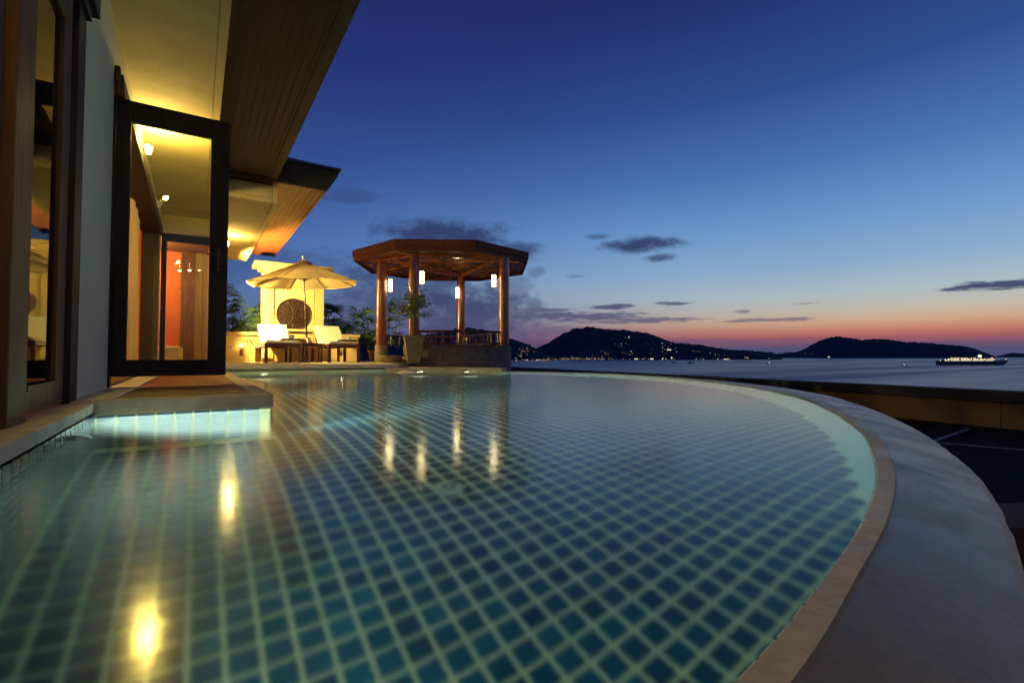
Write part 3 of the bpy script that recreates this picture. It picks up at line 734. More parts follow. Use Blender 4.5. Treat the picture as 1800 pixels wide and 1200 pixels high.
# second wing: front wall with glazed door, long wall, lower ceiling box, boarded eaves
wing = thing('villa_wing', 'far villa wing with yellow lit soffit and wide boarded eaves under a dark tiled roof', 'villa wing', (0, 0, 0))
XB = .40
part('wall', M_plaster, (.30, XB, 9.601, 9.8, .02, 2.60), wing)
part('wall', M_plaster, (WX, .30, 9.601, 9.8, 2.32, 2.60), wing)
part('wall', M_yellow, (XB - .2, XB, 9.8, 13.9, .02, 2.60), wing)
part('room_wall', M_orange, (-3.8, -.28, 12.4, 12.5, .0, 2.6), wing)
part('room_wall', M_orange, (-3.8, WX - .05, 9.7, 9.79, .0, 2.6), wing)
part('wardrobe', M_brown, (-.28, XB - .2, 12.35, 12.5, .0, 2.6), wing)
part('room_ceiling', M_brown, (-3.8, XB - .2, 9.8, 13.9, 2.50, 2.56), wing)
part('room_floor', M_brown, (-3.8, XB - .2, 9.8, 13.9, .0, .08), wing)
d2 = MB().box(WX + .01, WX + .08, 9.62, 9.70, .08, 2.30).build('door', M_dark, wing, label='glazed door in the far wing wall showing the orange room')
MB().box(.22, .295, 9.62, 9.70, .08, 2.30).build('stile', M_dark, d2)
MB().box(WX + .08, .22, 9.62, 9.70, 2.17, 2.30).build('top_rail', M_dark, d2)
MB().box(WX + .08, .22, 9.62, 9.70, .08, .22).build('bottom_rail', M_dark, d2)
MB().box(WX + .08, .22, 9.655, 9.66, .22, 2.17).build('glass', M_glass, d2)
part('ceiling_box', M_plaster, (WX, .93, 8.02, 13.3, 2.60, 2.86), wing)
part('ceiling_box_edge', M_plaster, (.936, 1.0, 8.02, 13.3, 2.592, 2.90), wing)
part('ceiling_box_front', M_plaster, (WX, .88, 7.985, 8.018, 2.66, 2.80), wing)
bd = MB().box(0, .0735, 7.92, 14.0, 0, .016).mesh('soffit_board', M_soffwood)
for i in range(17): ob('soffit_board', bd, wing, (.32 + i * .0785, 0, 2.902))
part('eaves_beam', M_brown, (.2, 1.66, 7.90, 14.02, 2.925, 3.02), wing)
part('eaves_trim', M_soffwood, (1.655, 1.69, 7.90, 14.0, 2.885, 2.925), wing)
MB().add([(-1, 7.86, 2.885), (1.63, 7.86, 2.885), (1.80, 7.70, 3.16), (-1, 7.70, 3.16), (-1, 7.92, 2.885), (1.69, 7.92, 2.885), (1.86, 7.9, 3.16), (-1, 7.9, 3.16),
          (1.69, 14.0, 2.885), (1.86, 14.1, 3.16), (1.66, 14.0, 2.885), (1.66, 7.92, 2.885)],
         [(0, 1, 2, 3), (1, 5, 6, 2), (5, 8, 9, 6), (3, 2, 6, 7), (0, 4, 5, 1), (4, 7, 6, 5)]).build('fascia', M_dark, wing)
MB().add([(-1, 7.66, 3.165), (1.84, 7.66, 3.165), (1.84, 7.74, 3.19), (-1, 7.74, 3.19), (-1, 7.66, 3.20), (1.84, 7.66, 3.20)], [(0, 1, 5, 4), (0, 3, 2, 1), (4, 5, 2, 3)]).build('gutter', M_metal, wing)
MB().add([(1.86, 7.66, 3.19), (1.86, 14.2, 3.19), (-1.8, 14.2, 3.19), (-1.8, 7.66, 3.19), (.3, 9.3, 3.86), (.3, 12.6, 3.86), (-1.8, 12.6, 3.9), (-1.8, 9.3, 3.9)],
         [(0, 1, 5, 4), (3, 0, 4, 7), (1, 2, 6, 5), (4, 5, 6, 7), (3, 2, 1, 0), (2, 3, 7, 6)]).build('roof', M_roof, wing)

# curtains
def curtain(name, label, x, y0, y1, z0, z1, m, along='y', amp=.03):
    b = MB(); n_ = 60; vs = []; fs = []
    for i in range(n_ + 1):
        t = i / n_; a = y0 + (y1 - y0) * t
        for j in range(7):
            q = j / 6; o = amp * (.4 + .6 * (1 - q)) * math.sin(t * 46 + .5 * math.sin(q * 3)) + amp * .6 * math.sin(t * 17 + q)
            vs.append((x + o, a, z0 + (z1 - z0) * q) if along == 'y' else (a, x + o, z0 + (z1 - z0) * q))
    for i in range(n_):
        for j in range(6): fs.append((i * 7 + j, (i + 1) * 7 + j, (i + 1) * 7 + j + 1, i * 7 + j + 1))
    b.add(vs, fs); return tag(b.build(name, m, smooth=True), label, 'curtain')
curtain('curtain', 'pale sheer curtain hanging in the wide opening behind the open glass door', -.64, 4.8, 8.0, .11, 2.10, M_sheer)
curtain('curtain', 'sheer curtain inside the far wing seen through its glazed door', 10.2, -.02, .19, .10, 2.12, M_sheer, 'x', .02)

# wall lamps
def sconce(loc, label, nx, ny, cat='wall lamp', e=60, mat_=None):
    t = thing('wall_lamp', label, cat, loc, math.atan2(ny, nx), 'uplight wall lamps of the villa')
    MB().box(-.075, -.055, -.04, .04, -.06, .06).build('back_plate', M_chrome, t)
    MB().box(-.058, -.02, -.012, .012, -.012, .012).build('arm', M_chrome, t)
    MB().lathe([(.001, -.045), (.022, -.04), (.034, .0), (.040, .04), (.037, .04), (.030, .0), (.001, -.03)], n=16).build('shade', E_shade, t, smooth=True)
    MB().lathe([(.001, -.010), (.020, -.006), (.026, .012), (.020, .030), (.001, .036)], (0, 0, .022), 14).build('bulb', mat_ or E_lamp, t, smooth=True)
    return t
sconce((-.425, .6, 2.34), 'added, unseen wall lamp above the closed glazed doors near the viewer', 1, 0)  # added out of view to throw warm light on the coping
sconce((-.425, 5.95, 2.34), 'bright wall lamp under the first eaves, seen through the open glass door', 1, 0)
sconce((.475, 10.62, 2.42), 'wall lamp under the far wing eaves beside the edge of the open door', 1, 0)
sconce((.475, 12.1, 1.60), 'added, hidden wall lamp at the sunbed end of the far wing', 1, 0)  # added where the open leaf hides it, to brighten the terrace
lamp('eaves_light', 'POINT', (-.36, 5.95, 2.44), 85, (1, .70, .17), .035)
lamp('eaves_light', 'POINT', (-.36, .6, 2.44), 20, (1, .70, .17), .035)  # light of the added lamp near the viewer
lamp('eaves_light', 'POINT', (.56, 10.62, 2.42), 44, (1, .70, .17), .035)
lamp('terrace_light', 'SPOT', (.58, 12.1, 1.72), 900, (1, .73, .24), .04, rot=(1, .12, .0), spot=152, blend=.25)  # added strong spot for the terrace, by the hidden lamp
# ceiling spots in the rooms
def room_spot(loc, label):
    t = thing('ceiling_spot', label, 'lamp', loc, 0, 'small spot lamps inside the far wing')
    MB().tube((0, 0, .0), (0, 0, .10), .008, n=8).build('stem', M_chrome, t)
    MB().lathe([(.001, .01), (.03, .0), (.036, -.05), (.030, -.05)], n=12).build('shade', M_chrome, t)
    MB().lathe([(.001, -.035), (.024, -.04), (.026, -.055), (.001, -.07)], n=12).build('bulb', E_lamp_room, t)
for i, lb in enumerate(('leftmost', 'middle', 'rightmost')):
    room_spot((-.30 + i * .17, 12.0, 2.10 + .02 * i), lb + ' small spot lamp in the orange room of the far wing')
lamp('room_light', 'POINT', (-.9, 11.4, 2.1), 110, (1, .66, .30), .08)
lamp('room_light', 'POINT', (-2.2, 6.4, 2.2), 200, (1, .68, .26), .1)
lamp('room_light', 'POINT', (-1.5, .9, 1.25), 750, (1, .78, .34), .12)  # added warm fill, shines out through the doors onto the coping

# bed inside, corner of it shows through the glass of the far wing
bed = thing('bed', 'white bed in the orange room seen low through the glass of the far wing', 'bed', (-.4, 11.0, .08))
MB().box(-1.5, .18, 0, 1.2, .05, .40).build('mattress', M_white, bed, bevel=.04)
MB().box(-1.5, .16, .02, 1.18, 0, .05).build('base', M_brown, bed)

# ================================================================== TERRACE FURNITURE
# feature wall with carved medallion
fw_ = thing('feature_wall', 'tall yellow lit garden pillar wall with recessed panel and stepped cap', 'wall', (0, 0, 0))
YP = 13.3
part('panel', M_yellow, (1.56, 2.58, YP + .06, YP + .34, TZ, 2.42), fw_)
part('pilaster', M_yellow, (1.36, 1.56, YP, YP + .40, TZ, 2.42), fw_)
part('pilaster', M_yellow, (2.58, 2.80, YP, YP + .40, TZ, 2.42), fw_)
part('moulding', M_yellow, (1.575, 1.615, YP + .02, YP + .06, TZ, 2.42), fw_)
part('moulding', M_yellow, (2.525, 2.565, YP + .02, YP + .06, TZ, 2.42), fw_)
part('cap', M_yellow, (1.28, 2.88, YP - .06, YP + .46, 2.42, 2.50), fw_, .01)
part('cap', M_yellow, (1.16, 3.0, YP - .16, YP + .56, 2.50, 2.62), fw_, .02)
part('ledge', M_yellow, (1.57, 2.57, YP - .03, YP + .06, .92, .98), fw_)
med = thing('wall_medallion', 'round carved dark red wood medallion on the yellow garden wall', 'carving', (2.07, YP + .055, 1.36)); med.scale = (.93, 1, .93)
MB_ = MB(); 
def disc_y(b, r0, r1, y0, y1, n_=40):          # ring in xz plane, thickness along -y
    vs = []; fs = []
    for i in range(n_):
        t = 2 * math.pi * i / n_; c, s_ = math.cos(t), math.sin(t)
        vs += [(r0 * c, y0, r0 * s_), (r1 * c, y0, r1 * s_), (r1 * c, y1, r1 * s_), (r0 * c, y1, r0 * s_)]
    for i in range(n_):
        a = 4 * i; d_ = 4 * ((i + 1) % n_)
        fs += [(a, a + 1, d_ + 1, d_), (a + 1, a + 2, d_ + 2, d_ + 1), (a + 2, a + 3, d_ + 3, d_ + 2), (a + 3, a, d_, d_ + 3)]
    b.add(vs, fs)
q = MB(); disc_y(q, .001, .415, -.012, 0); q.build('back_disc', M_bronze, med)
q = MB(); disc_y(q, .395, .43, -.035, 0); q.build('rim', M_bronze, med)
q = MB(); disc_y(q, .245, .262, -.028, -.008); q.build('inner_ring', M_bronze, med)
q = MB(); disc_y(q, .001, .05, -.036, -.008, 20); q.build('centre_boss', M_bronze, med)
def petal(L0, L1, w, h):
    q = MB(); k = 8; pts = []
    for i in range(k + 1):
        t = i / k; r = L0 + (L1 - L0) * t; ww = w * math.sin(math.pi * t) ** .7
        pts.append((r, ww))
    vs = [(r, -.010, ww) for r, ww in pts] + [(r, -h, 0) for r, ww in pts] + [(r, -.010, -ww) for r, ww in pts]
    m_ = k + 1
    q.add(vs, [(i, i + 1, m_ + i + 1, m_ + i) for i in range(k)] + [(m_ + i, m_ + i + 1, 2 * m_ + i + 1, 2 * m_ + i) for i in range(k)]); return q.mesh('carved_petal', M_bronze)
for (k, L0, L1, w, h, off) in ((8, .055, .16, .030, .036, 0), (16, .13, .24, .018, .034, .5), (16, .27, .385, .032, .034, 0), (16, .30, .39, .016, .030, .5)):
    pm = petal(L0, L1, w, h)
    for i in range(k):
        o = ob('carved_petal', pm, med); o.rotation_euler = (0, 2 * math.pi * (i + off) / k, 0)

# low garden wall with recessed lights
lw = thing('garden_wall', 'low yellow garden wall with square light niches behind the sunbeds', 'wall', (0, 0, 0))
YW = 13.42
for (a, c) in ((.40, .87), (1.0, 1.359), (2.801, 3.23), (3.36, 3.72)): part('wall', M_yellow, (a, c, YW, YW + .25, TZ, .80), lw)
for (a, c) in ((.87, 1.0), (3.23, 3.36)):
    part('wall', M_yellow, (a, c, YW, YW + .25, TZ, .30), lw); part('wall', M_yellow, (a, c, YW, YW + .25, .56, .80), lw)
    part('niche_back', M_yellow, (a, c, YW + .16, YW + .25, .30, .56), lw)
for (a, c) in ((.40, 1.36), (2.80, 3.78)): part('cap', M_yellow, (a, c, YW - .05, YW + .30, .80, .88), lw, .01)
for i, (x, lb) in enumerate(((.935, 'square wall niche lamp left of the sunbeds'), (3.295, 'square wall niche lamp behind the right sunbed'))):
    t = thing('niche_lamp', lb, 'wall lamp', (x, YW + .06, .30), 0, 'niche lamps in the garden wall')
    MB().box(-.05, .05, -.03, .04, .235, .252).build('housing', M_chrome, t)
    MB().box(-.045, .045, -.025, .035, .225, .235).build('bulb', E_niche, t)
    MB().box(-.04, .04, -.02, .0, .0, .17).build('louvre', M_brown, t)
    lamp('niche_light', 'POINT', (x, YW - .08, .55), 2.2, (1, .74, .30), .03)

# sunbeds: foot end towards the pool
def sunbed():
    t = thing('sunbed', '', 'sunbed', (0, 0, 0), 0, 'sunbeds on the terrace')
    w = .33; H = .41
    for sx in (-1, 1):
        MB().box(sx * w - .022, sx * w + .022, 0, 1.95, H - .075, H).build('side_rail', M_lounge, t, bevel=.004)
    MB().box(-w + .022, w - .022, 0, .045, H - .075, H).build('end_rail', M_lounge, t, bevel=.004)
    MB().box(-w + .022, w - .022, 1.9, 1.95, H - .075, H).build('end_rail', M_lounge, t, bevel=.004)
    lg = MB().box(-.03, .03, -.03, .03, 0, H - .075).mesh('leg', M_lounge)
    for x in (-w + .01, w - .01):
        for y in (.035, 1.25, 1.9): ob('leg', lg, t, (x, y, 0))
    slat = MB().box(-w + .022, w - .022, 0, .05, H - .03, H - .012).mesh('slat', M_lounge)
    for i in range(15): ob('slat', slat, t, (0, .07 + i * .08, 0))
    b = MB().box(-w + .01, w - .01, .01, 1.26, H + .002, H + .065); o = b.build('seat_cushion', M_cushion, t, bevel=.022)
    Mx = Matrix.Translation((0, 1.25, H + .02)) @ Matrix.Rotation(rad(36), 4, 'X')
    bf = MB().box(-w + .01, w - .01, 0, .78, -.045, -.012, Mx).build('backrest', M_lounge, t, bevel=.004)
    MB().box(-w + .015, w - .015, .01, .76, -.01, .055, Mx).build('back_cushion', M_cushion, t, bevel=.022)
    for sx in (-1, 1): MB().tube((sx * (w - .05), 1.60, H - .03), (sx * (w - .05), 1.72, H + .30), .012, n=8).build('prop', M_lounge, t)
    return t
sb = sunbed(); sb.location = (1.54, 11.1, TZ); sb['label'] = 'left dark wood sunbed with cream cushions, between the niche lamp and the side table'
sb2 = copy_tree(sb); sb2.location = (2.79, 11.1, TZ); sb2['label'] = 'right dark wood sunbed with cream cushions, nearer the gazebo'
def towel(x, lb1, lb2):
    o = MB().box(-.19, .19, -.16, .16, 0, .045).build('towel', M_towel, bevel=.02, loc=(x, 11.42, TZ + .478)); tag(o, lb1, 'towel', 'folded dark towels')
    o2 = MB(); o2.tube((-.06, 0, .045), (.06, 0, .045), .045, n=16); o2.tube((-.062, 0, .045), (.062, 0, .045), .02, n=12)
    o3 = o2.build('rolled_towel', M_white, loc=(x + .02, 11.44, TZ + .522)); o3.rotation_euler = (0, 0, rad(62)); tag(o3, lb2, 'towel', 'rolled white towels')
towel(1.72, 'dark folded towel on the left sunbed', 'small white rolled towel on the dark towel of the left sunbed')
towel(2.93, 'dark folded towel on the right sunbed', 'small white rolled towel on the dark towel of the right sunbed')
# side table
tb_ = thing('side_table', 'small dark wooden table between the two sunbeds under the umbrella', 'table', (2.165, 11.42, TZ))
MB().box(-.21, .21, -.20, .20, .40, .43).build('top', M_lounge, tb_, bevel=.004)
MB().box(-.19, .19, -.18, .18, .35, .40).build('apron', M_lounge, tb_)
lg = MB().box(-.022, .022, -.022, .022, 0, .35).mesh('leg', M_lounge)
for x in (-.165, .165):
    for y in (-.155, .155): ob('leg', lg, tb_, (x, y, 0))
cup = MB().lathe([(.001, 0), (.030, 0), (.036, .05), (.038, .12), (.032, .12), (.030, .01)], n=14).build('candle_cup', M_cushion, loc=(2.08, 11.36, TZ + .43), smooth=True)
tag(cup, 'small cream candle cup on the side table by the umbrella pole', 'cup')

# umbrella
um = thing('umbrella', 'cream canvas garden umbrella with wooden pole over the two sunbeds', 'umbrella', (2.14, 11.75, TZ))
um.rotation_euler = (0, rad(-3.2), rad(10))
HT = 2.30
MB().tube((0, 0, 0), (0, 0, HT), .019, .017, 12).build('pole', M_rail, um, smooth=True)
MB().lathe([(.001, 0), (.05, 0), (.05, .02), (.022, .035), (.001, .035)], n=16).build('base', M_chrome, um)
MB().lathe([(.001, HT + .12), (.022, HT + .11), (.026, HT + .09), (.012, HT + .07), (.034, HT + .05), (.030, HT)], n=12).build('finial', M_cushion, um, smooth=True)
MB().lathe([(.018, HT - .46), (.045, HT - .45), (.045, HT - .40), (.018, HT - .38)], n=12).build('hub', M_rail, um)
RU = 1.20; ZR = HT - .50
NR = 8
def canopy_pt(a, r, sag=.025):
    k = math.cos((a % (2 * math.pi / NR)) * NR / 2 - math.pi / 2) if False else 0
    seg = 2 * math.pi / NR; f = (a % seg) / seg                  # 0 at ribs
    mid = math.sin(math.pi * f)
    rr_ = r * RU * (1 - .075 * mid)
    z = HT + .02 - (HT + .02 - ZR) * (r ** .94) - sag * mid * r * .9
    return (rr_ * math.cos(a), rr_ * math.sin(a), z)
panel_n = 8
for s_ in range(NR):
    q = MB(); vs = []; fs = []
    for i in range(panel_n + 1):
        a = 2 * math.pi * (s_ + i / panel_n) / NR - (1e-6 if i == panel_n else 0)
        for j in range(9):
            r = .13 + .87 * j / 8; vs.append(canopy_pt(a, r))
        x, y, z = canopy_pt(a, 1.0); vs.append((x * .995, y * .995, z - .018))
    for i in range(panel_n):
        for j in range(9): fs.append((i * 10 + j, i * 10 + j + 1, (i + 1) * 10 + j + 1, (i + 1) * 10 + j))
    q.add(vs, fs); q.build('canopy_panel', M_canvas, um, smooth=False)
q = MB(); vs = [(0, 0, HT + .062)]; fs = []
for i in range(32):
    a = 2 * math.pi * i / 32; x, y, z = canopy_pt(a, .17); vs.append((x, y, z + .018)); x, y, z = canopy_pt(a, .08); vs.append((x, y, z + .028))
for i in range(32): a = 1 + 2 * i; c = 1 + 2 * ((i + 1) % 32); fs += [(a, c, c + 1, a + 1), (0, a + 1, c + 1)]
q.add(vs, fs); q.build('vent_cap', M_canvas, um)
for s_ in range(NR):
    a = 2 * math.pi * s_ / NR
    p0 = Vector(canopy_pt(a, .03)) - Vector((0, 0, .05)); p1 = Vector(canopy_pt(a, .99)) - Vector((0, 0, .035)); pm_ = p0.lerp(p1, .45)
    rb = MB().tube(p0, p1, .014, .011, 8).build('rib', M_rail, um)
    MB().tube((math.cos(a) * .04, math.sin(a) * .04, HT - .42), pm_ - Vector((0, 0, .015)), .009, n=6).build('strut', M_rail, rb)

# palms behind the wall
def frond_mesh(seed):
    r_ = random.Random(seed); q = MB(); k = 9
    for i in range(k):
        a = rad(-100 + 200 * i / (k - 1)) + r_.uniform(-.08, .08); L = r_.uniform(.26, .36); w = .017
        dirv = Vector((math.cos(a), math.sin(a), 0)); side_ = Vector((-dirv.y, dirv.x, 0)); pts = []
        for j in range(5):
            t = j / 4; p = dirv * L * t + Vector((0, 0, .05 * math.sin(t * 1.6) - .26 * L * 2 * t ** 2.2)); pts.append((p, w * math.sin(math.pi * min(.97, .12 + t * .86)) ** .8))
        vs = []
        for p, ww in pts: vs += [p - side_ * ww, p + Vector((0, 0, -.004)), p + side_ * ww]
        q.add(vs, [f for j in range(4) for f in ((3 * j, 3 * j + 1, 3 * j + 4, 3 * j + 3), (3 * j + 1, 3 * j + 2, 3 * j + 5, 3 * j + 4))])
    return q.mesh('frond', M_palm)
FR = [frond_mesh(i) for i in range(4)]
def palm(loc, h, label, seed, n_st=3, group='rhapis palms behind the garden wall', spread=.25):
    r_ = random.Random(seed); t = thing('fan_palm', label, 'palm', loc, r_.uniform(0, 6), group)
    for s_ in range(n_st):
        x, y = r_.uniform(-spread, spread), r_.uniform(-spread, spread); hh = h * r_.uniform(.62, 1.0); lean = Vector((r_.uniform(-.08, .08), r_.uniform(-.08, .08), 1))
        base = Vector((x, y, 0)); q = MB(); q.tube(base, base + lean * hh, .014, .009, 6); q.build('stem', M_stem, t)
        for k in range(9):
            f = .45 + .58 * k / 8; p = base + lean * hh * f; a = k * 2.4 + r_.uniform(-.4, .4); el_ = rad(r_.uniform(5, 60) if k < 6 else r_.uniform(45, 85))
            L = r_.uniform(.16, .28); e = p + Vector((math.cos(a) * math.cos(el_), math.sin(a) * math.cos(el_), math.sin(el_))) * L
            fo = ob('frond', r_.choice(FR), t, e); fo.rotation_euler = (r_.uniform(-.4, .4), -el_ * .7 + r_.uniform(-.2, .2), a); sc_ = r_.uniform(.8, 1.15); fo.scale = (sc_, sc_, sc_)
            q = MB(); q.tube(p, e, .004, .003, 4, False); q.build('stalk', M_palm, t)
palm((.78, 14.2, .1), 1.75, 'tall fan palm at the left behind the low wall beside the glass door', 1, 4)
palm((1.15, 13.98, .1), 1.35, 'bushy fan palm touching the left side of the yellow pillar', 2, 4)
palm((.62, 13.9, .1), .95, 'short fan palm low behind the left garden wall', 12, 3)
palm((3.05, 14.1, .1), 1.45, 'fan palm just right of the yellow pillar', 3, 4)
palm((3.6, 14.4, -.1), 1.5, 'fan palm in the middle of the dark row right of the pillar', 4, 4)
palm((4.05, 13.9, -.1), 1.45, 'fan palm behind the right end of the garden wall', 5, 4)
palm((4.35, 13.1, -.1), 2.0, 'tallest fan palm just left of the first gazebo column', 6, 3, spread=.12)
palm((5.6, 13.9, -.3), 1.1, 'low fan palm seen between the first gazebo columns', 8, 3)
pot = thing('plant_pot', 'round terracotta pot standing right of the garden wall below the palms', 'pot', (4.08, 12.9, TZ - .02))
MB().lathe([(.001, 0), (.14, 0), (.19, .14), (.20, .26), (.23, .27), (.23, .32), (.19, .32), (.17, .27), (.001, .26)], n=24).build('pot', M_terra, pot, smooth=True)
MB().prism([(3.1, 9.8), (4.2, 10.0), (6.5, 14.0), (6.5, 15.5), (3.1, 15.5)], -1.0, TZ - .02).build('garden_floor', M_dgrey, kind='structure')

# ================================================================== GAZEBO
G = Vector((5.165, 10.96)); toC = math.atan2(-FW.y, -FW.x)     # direction towards viewpoint
def gdir(phi):                      # phi: degrees clockwise on the picture (positive = right)
    a = toC + rad(phi); return Vector((math.cos(a), math.sin(a)))
gz = thing('gazebo', 'octagonal red timber gazebo with flat dark roof on a round rendered base', 'gazebo', (G.x, G.y, 0))
PH0 = 25
R1 = 2.2
def ring(r, z, off=0): return [(gdir(PH0 + 45 * k + off).x * r, gdir(PH0 + 45 * k + off).y * r, z) for k in range(8)]
FZ0, FZ1 = 2.47, 2.71
a8 = ring(R1, FZ1); b8 = ring(R1 - .04, FZ0); c8 = ring(R1 - .14, FZ0)
for k in range(8):
    j = (k + 1) % 8
    q = MB(); i_top = ring(R1 - .05, FZ1)
    q.add([a8[k], a8[j], ring(R1 - .0, FZ1 - .13)[j], ring(R1 - .0, FZ1 - .13)[k], i_top[k], i_top[j]], [(0, 1, 2, 3), (0, 4, 5, 1)])
    q.build('fascia_board', M_fascia, gz)
    q = MB(); u8 = ring(R1 - .03, FZ1 - .132); l8 = ring(R1 - .03, FZ0); li8 = ring(R1 - .09, FZ0)
    q.add([u8[k], u8[j], l8[j], l8[k], li8[j], li8[k]], [(0, 1, 2, 3), (3, 2, 4, 5)]); q.add([ring(R1, FZ1 - .13)[k], ring(R1, FZ1 - .13)[j], u8[j], u8[k]], [(0, 1, 2, 3)])
    q.build('fascia_board', M_fascia, gz)
# ceiling boards, parallel to each side, narrowing to the centre, gently rising
NB = 14
for k in range(8):
    j = (k + 1) % 8; p = Vector(ring(1, 0)[k]); q_ = Vector(ring(1, 0)[j])
    for i in range(NB):
        r0 = (R1 - .09) * (1 - i / NB); r1 = (R1 - .09) * (1 - (i + .93) / NB)
        if r1 < .1: continue
        z0 = FZ0 + .03 + .16 * (1 - r0 / R1); z1 = FZ0 + .03 + .16 * (1 - r1 / R1)
        sh = .985
        vs = [p * r0 * sh + q_ * r0 * (1 - sh), q_ * r0 * sh + p * r0 * (1 - sh), q_ * r1 * sh + p * r1 * (1 - sh), p * r1 * sh + q_ * r1 * (1 - sh)]
        zs = (z0, z0, z1, z1)
        b = MB(); b.add([(v.x, v.y, z) for v, z in zip(vs, zs)] + [(v.x, v.y, z + .012) for v, z in zip(vs, zs)],
                        [(0, 1, 2, 3), (7, 6, 5, 4), (0, 4, 5, 1), (1, 5, 6, 2), (2, 6, 7, 3), (3, 7, 4, 0)]); b.build('ceiling_board', M_gazceil, gz)
for k in range(8):
    d_ = gdir(PH0 + 45 * k); q = MB(); a_ = Vector((d_.x * 2.1, d_.y * 2.1, FZ0 + .02)); c_ = Vector((d_.x * .1, d_.y * .1, FZ0 + .18)); q.tube(a_, c_, .035, n=4); q.build('rafter', M_gazceil, gz)
rt8 = ring(R1 + .02, FZ1 + .002)
MB().add(rt8 + [(0, 0, FZ1 + .38)], [(k, (k + 1) % 8, 8) for k in range(8)] + [tuple(range(8))[::-1]]).build('roof', M_roof, gz)
# ring beam over the columns
RC = 1.62
bm = [(cw((px_ - 900) / 850 * d_, d_, 0).xy - G) for px_, d_ in ((727.6, 10.35), (886, 10.75), (810, 13.2), (670.5, 10.9))]
for k in range(4):
    a_, c_ = bm[k], bm[(k + 1) % 4]; q = MB(); dd = (c_ - a_).normalized(); M = Matrix(((dd.x, -dd.y, 0, a_.x), (dd.y, dd.x, 0, a_.y), (0, 0, 1, 0), (0, 0, 0, 1)))
    q.box(0, (c_ - a_).length, -.05, .05, FZ0 - .03, FZ0 + .06, M); q.build('beam', M_gazceil, gz)
colm = MB().lathe([(.112, .0), (.118, .3), (.118, 1.4), (.110, 1.95)], n=28).mesh('column', M_teak, True)
for k, zb in enumerate((.54, .54, .54, .54)):
    ob('column', colm, gz, (bm[k].x, bm[k].y, zb))
# base: floor slab, curved parapet on the pool side, stone plinth under left column
q = MB(); pts = [(1.655 * math.cos(2 * math.pi * i / 48), 1.655 * math.sin(2 * math.pi * i / 48)) for i in range(48)]
q.prism(pts, -1.0, .28); q.build('floor', M_gaz, gz)
def arc_wall(ph0, ph1, r0, r1, z0, z1, name, m, n_=28):
    q = MB(); vs = []
    for i in range(n_ + 1):
        d_ = gdir(ph0 + (ph1 - ph0) * i / n_)
        vs += [(d_.x * r0, d_.y * r0, z0), (d_.x * r1, d_.y * r1, z0), (d_.x * r1, d_.y * r1, z1), (d_.x * r0, d_.y * r0, z1)]
    fs = []
    for i in range(n_):
        a_ = 4 * i; fs += [(a_, a_ + 1, a_ + 5, a_ + 4), (a_ + 1, a_ + 2, a_ + 6, a_ + 5), (a_ + 2, a_ + 3, a_ + 7, a_ + 6), (a_ + 3, a_, a_ + 4, a_ + 7)]
    fs += [(0, 3, 2, 1), (4 * n_, 4 * n_ + 1, 4 * n_ + 2, 4 * n_ + 3)]
    q.add(vs, fs); return q.build(name, m, gz)
arc_wall(-24, 215, 1.34, 1.66, .2, .54, 'parapet', M_gaz, 48)
arc_wall(-24, 215, 1.66, 1.67, .47, .50, 'parapet_groove', M_gaz, 48)
c1 = bm[3]
MB().tube((c1.x, c1.y, -.2), (c1.x, c1.y, .54), .15, .145, 20).build('plinth', M_gaz, gz)
# railing on the parapet
def arc_pts(ph0, ph1, r, z, n_): return [Vector((gdir(ph0 + (ph1 - ph0) * i / n_).x * r, gdir(ph0 + (ph1 - ph0) * i / n_).y * r, z)) for i in range(n_ + 1)]
def pol(v): return math.hypot(v.x, v.y), math.atan2(v.y, v.x)
for k in range(3):
    (ra, aa), (rb_, ab) = pol(bm[k]), pol(bm[(k + 1) % 4])
    while ab < aa: ab += 2 * math.pi
    def on(t):
        if k == 1: return bm[1].lerp(bm[2], t)
        r_ = ra + (rb_ - ra) * t + .05 * math.sin(math.pi * t); a_ = aa + (ab - aa) * t; return Vector((r_ * math.cos(a_), r_ * math.sin(a_)))
    for z, r_w in ((.82, .026), (.585, .020)):
        q = MB(); pp = [on(i / 12) for i in range(13)]
        for u_, v_ in zip(pp, pp[1:]): q.tube((u_.x, u_.y, z), (v_.x, v_.y, z), r_w, n=8)
        q.build('rail', M_rail, gz)
    bal = MB().box(-.016, .016, -.016, .016, .54, .80).mesh('baluster', M_rail)
    for i in range(1, 12):
        d_ = on(i / 12); o = ob('baluster', bal, gz, (d_.x, d_.y, 0)); o.rotation_euler = (0, 0, math.atan2(d_.y, d_.x))
# stone steps up to the gazebo opening
stp = thing('gazebo_step', 'low curved stone step between the first gazebo column and the planter', 'step', (0, 0, 0))
sc0 = cw(-2.62, 10.5, 0)
MB().lathe([(.001, .15), (.22, .15), (.30, .26), (.30, .31), (.001, .31)], (sc0.x, sc0.y, 0), 28).build('tread', M_gaz, stp)
sc1 = cw(-2.15, 10.45, 0)
MB().lathe([(.001, .13), (.20, .13), (.26, .24), (.26, .28), (.001, .28)], (sc1.x, sc1.y, 0), 28).build('tread', M_gaz, stp)

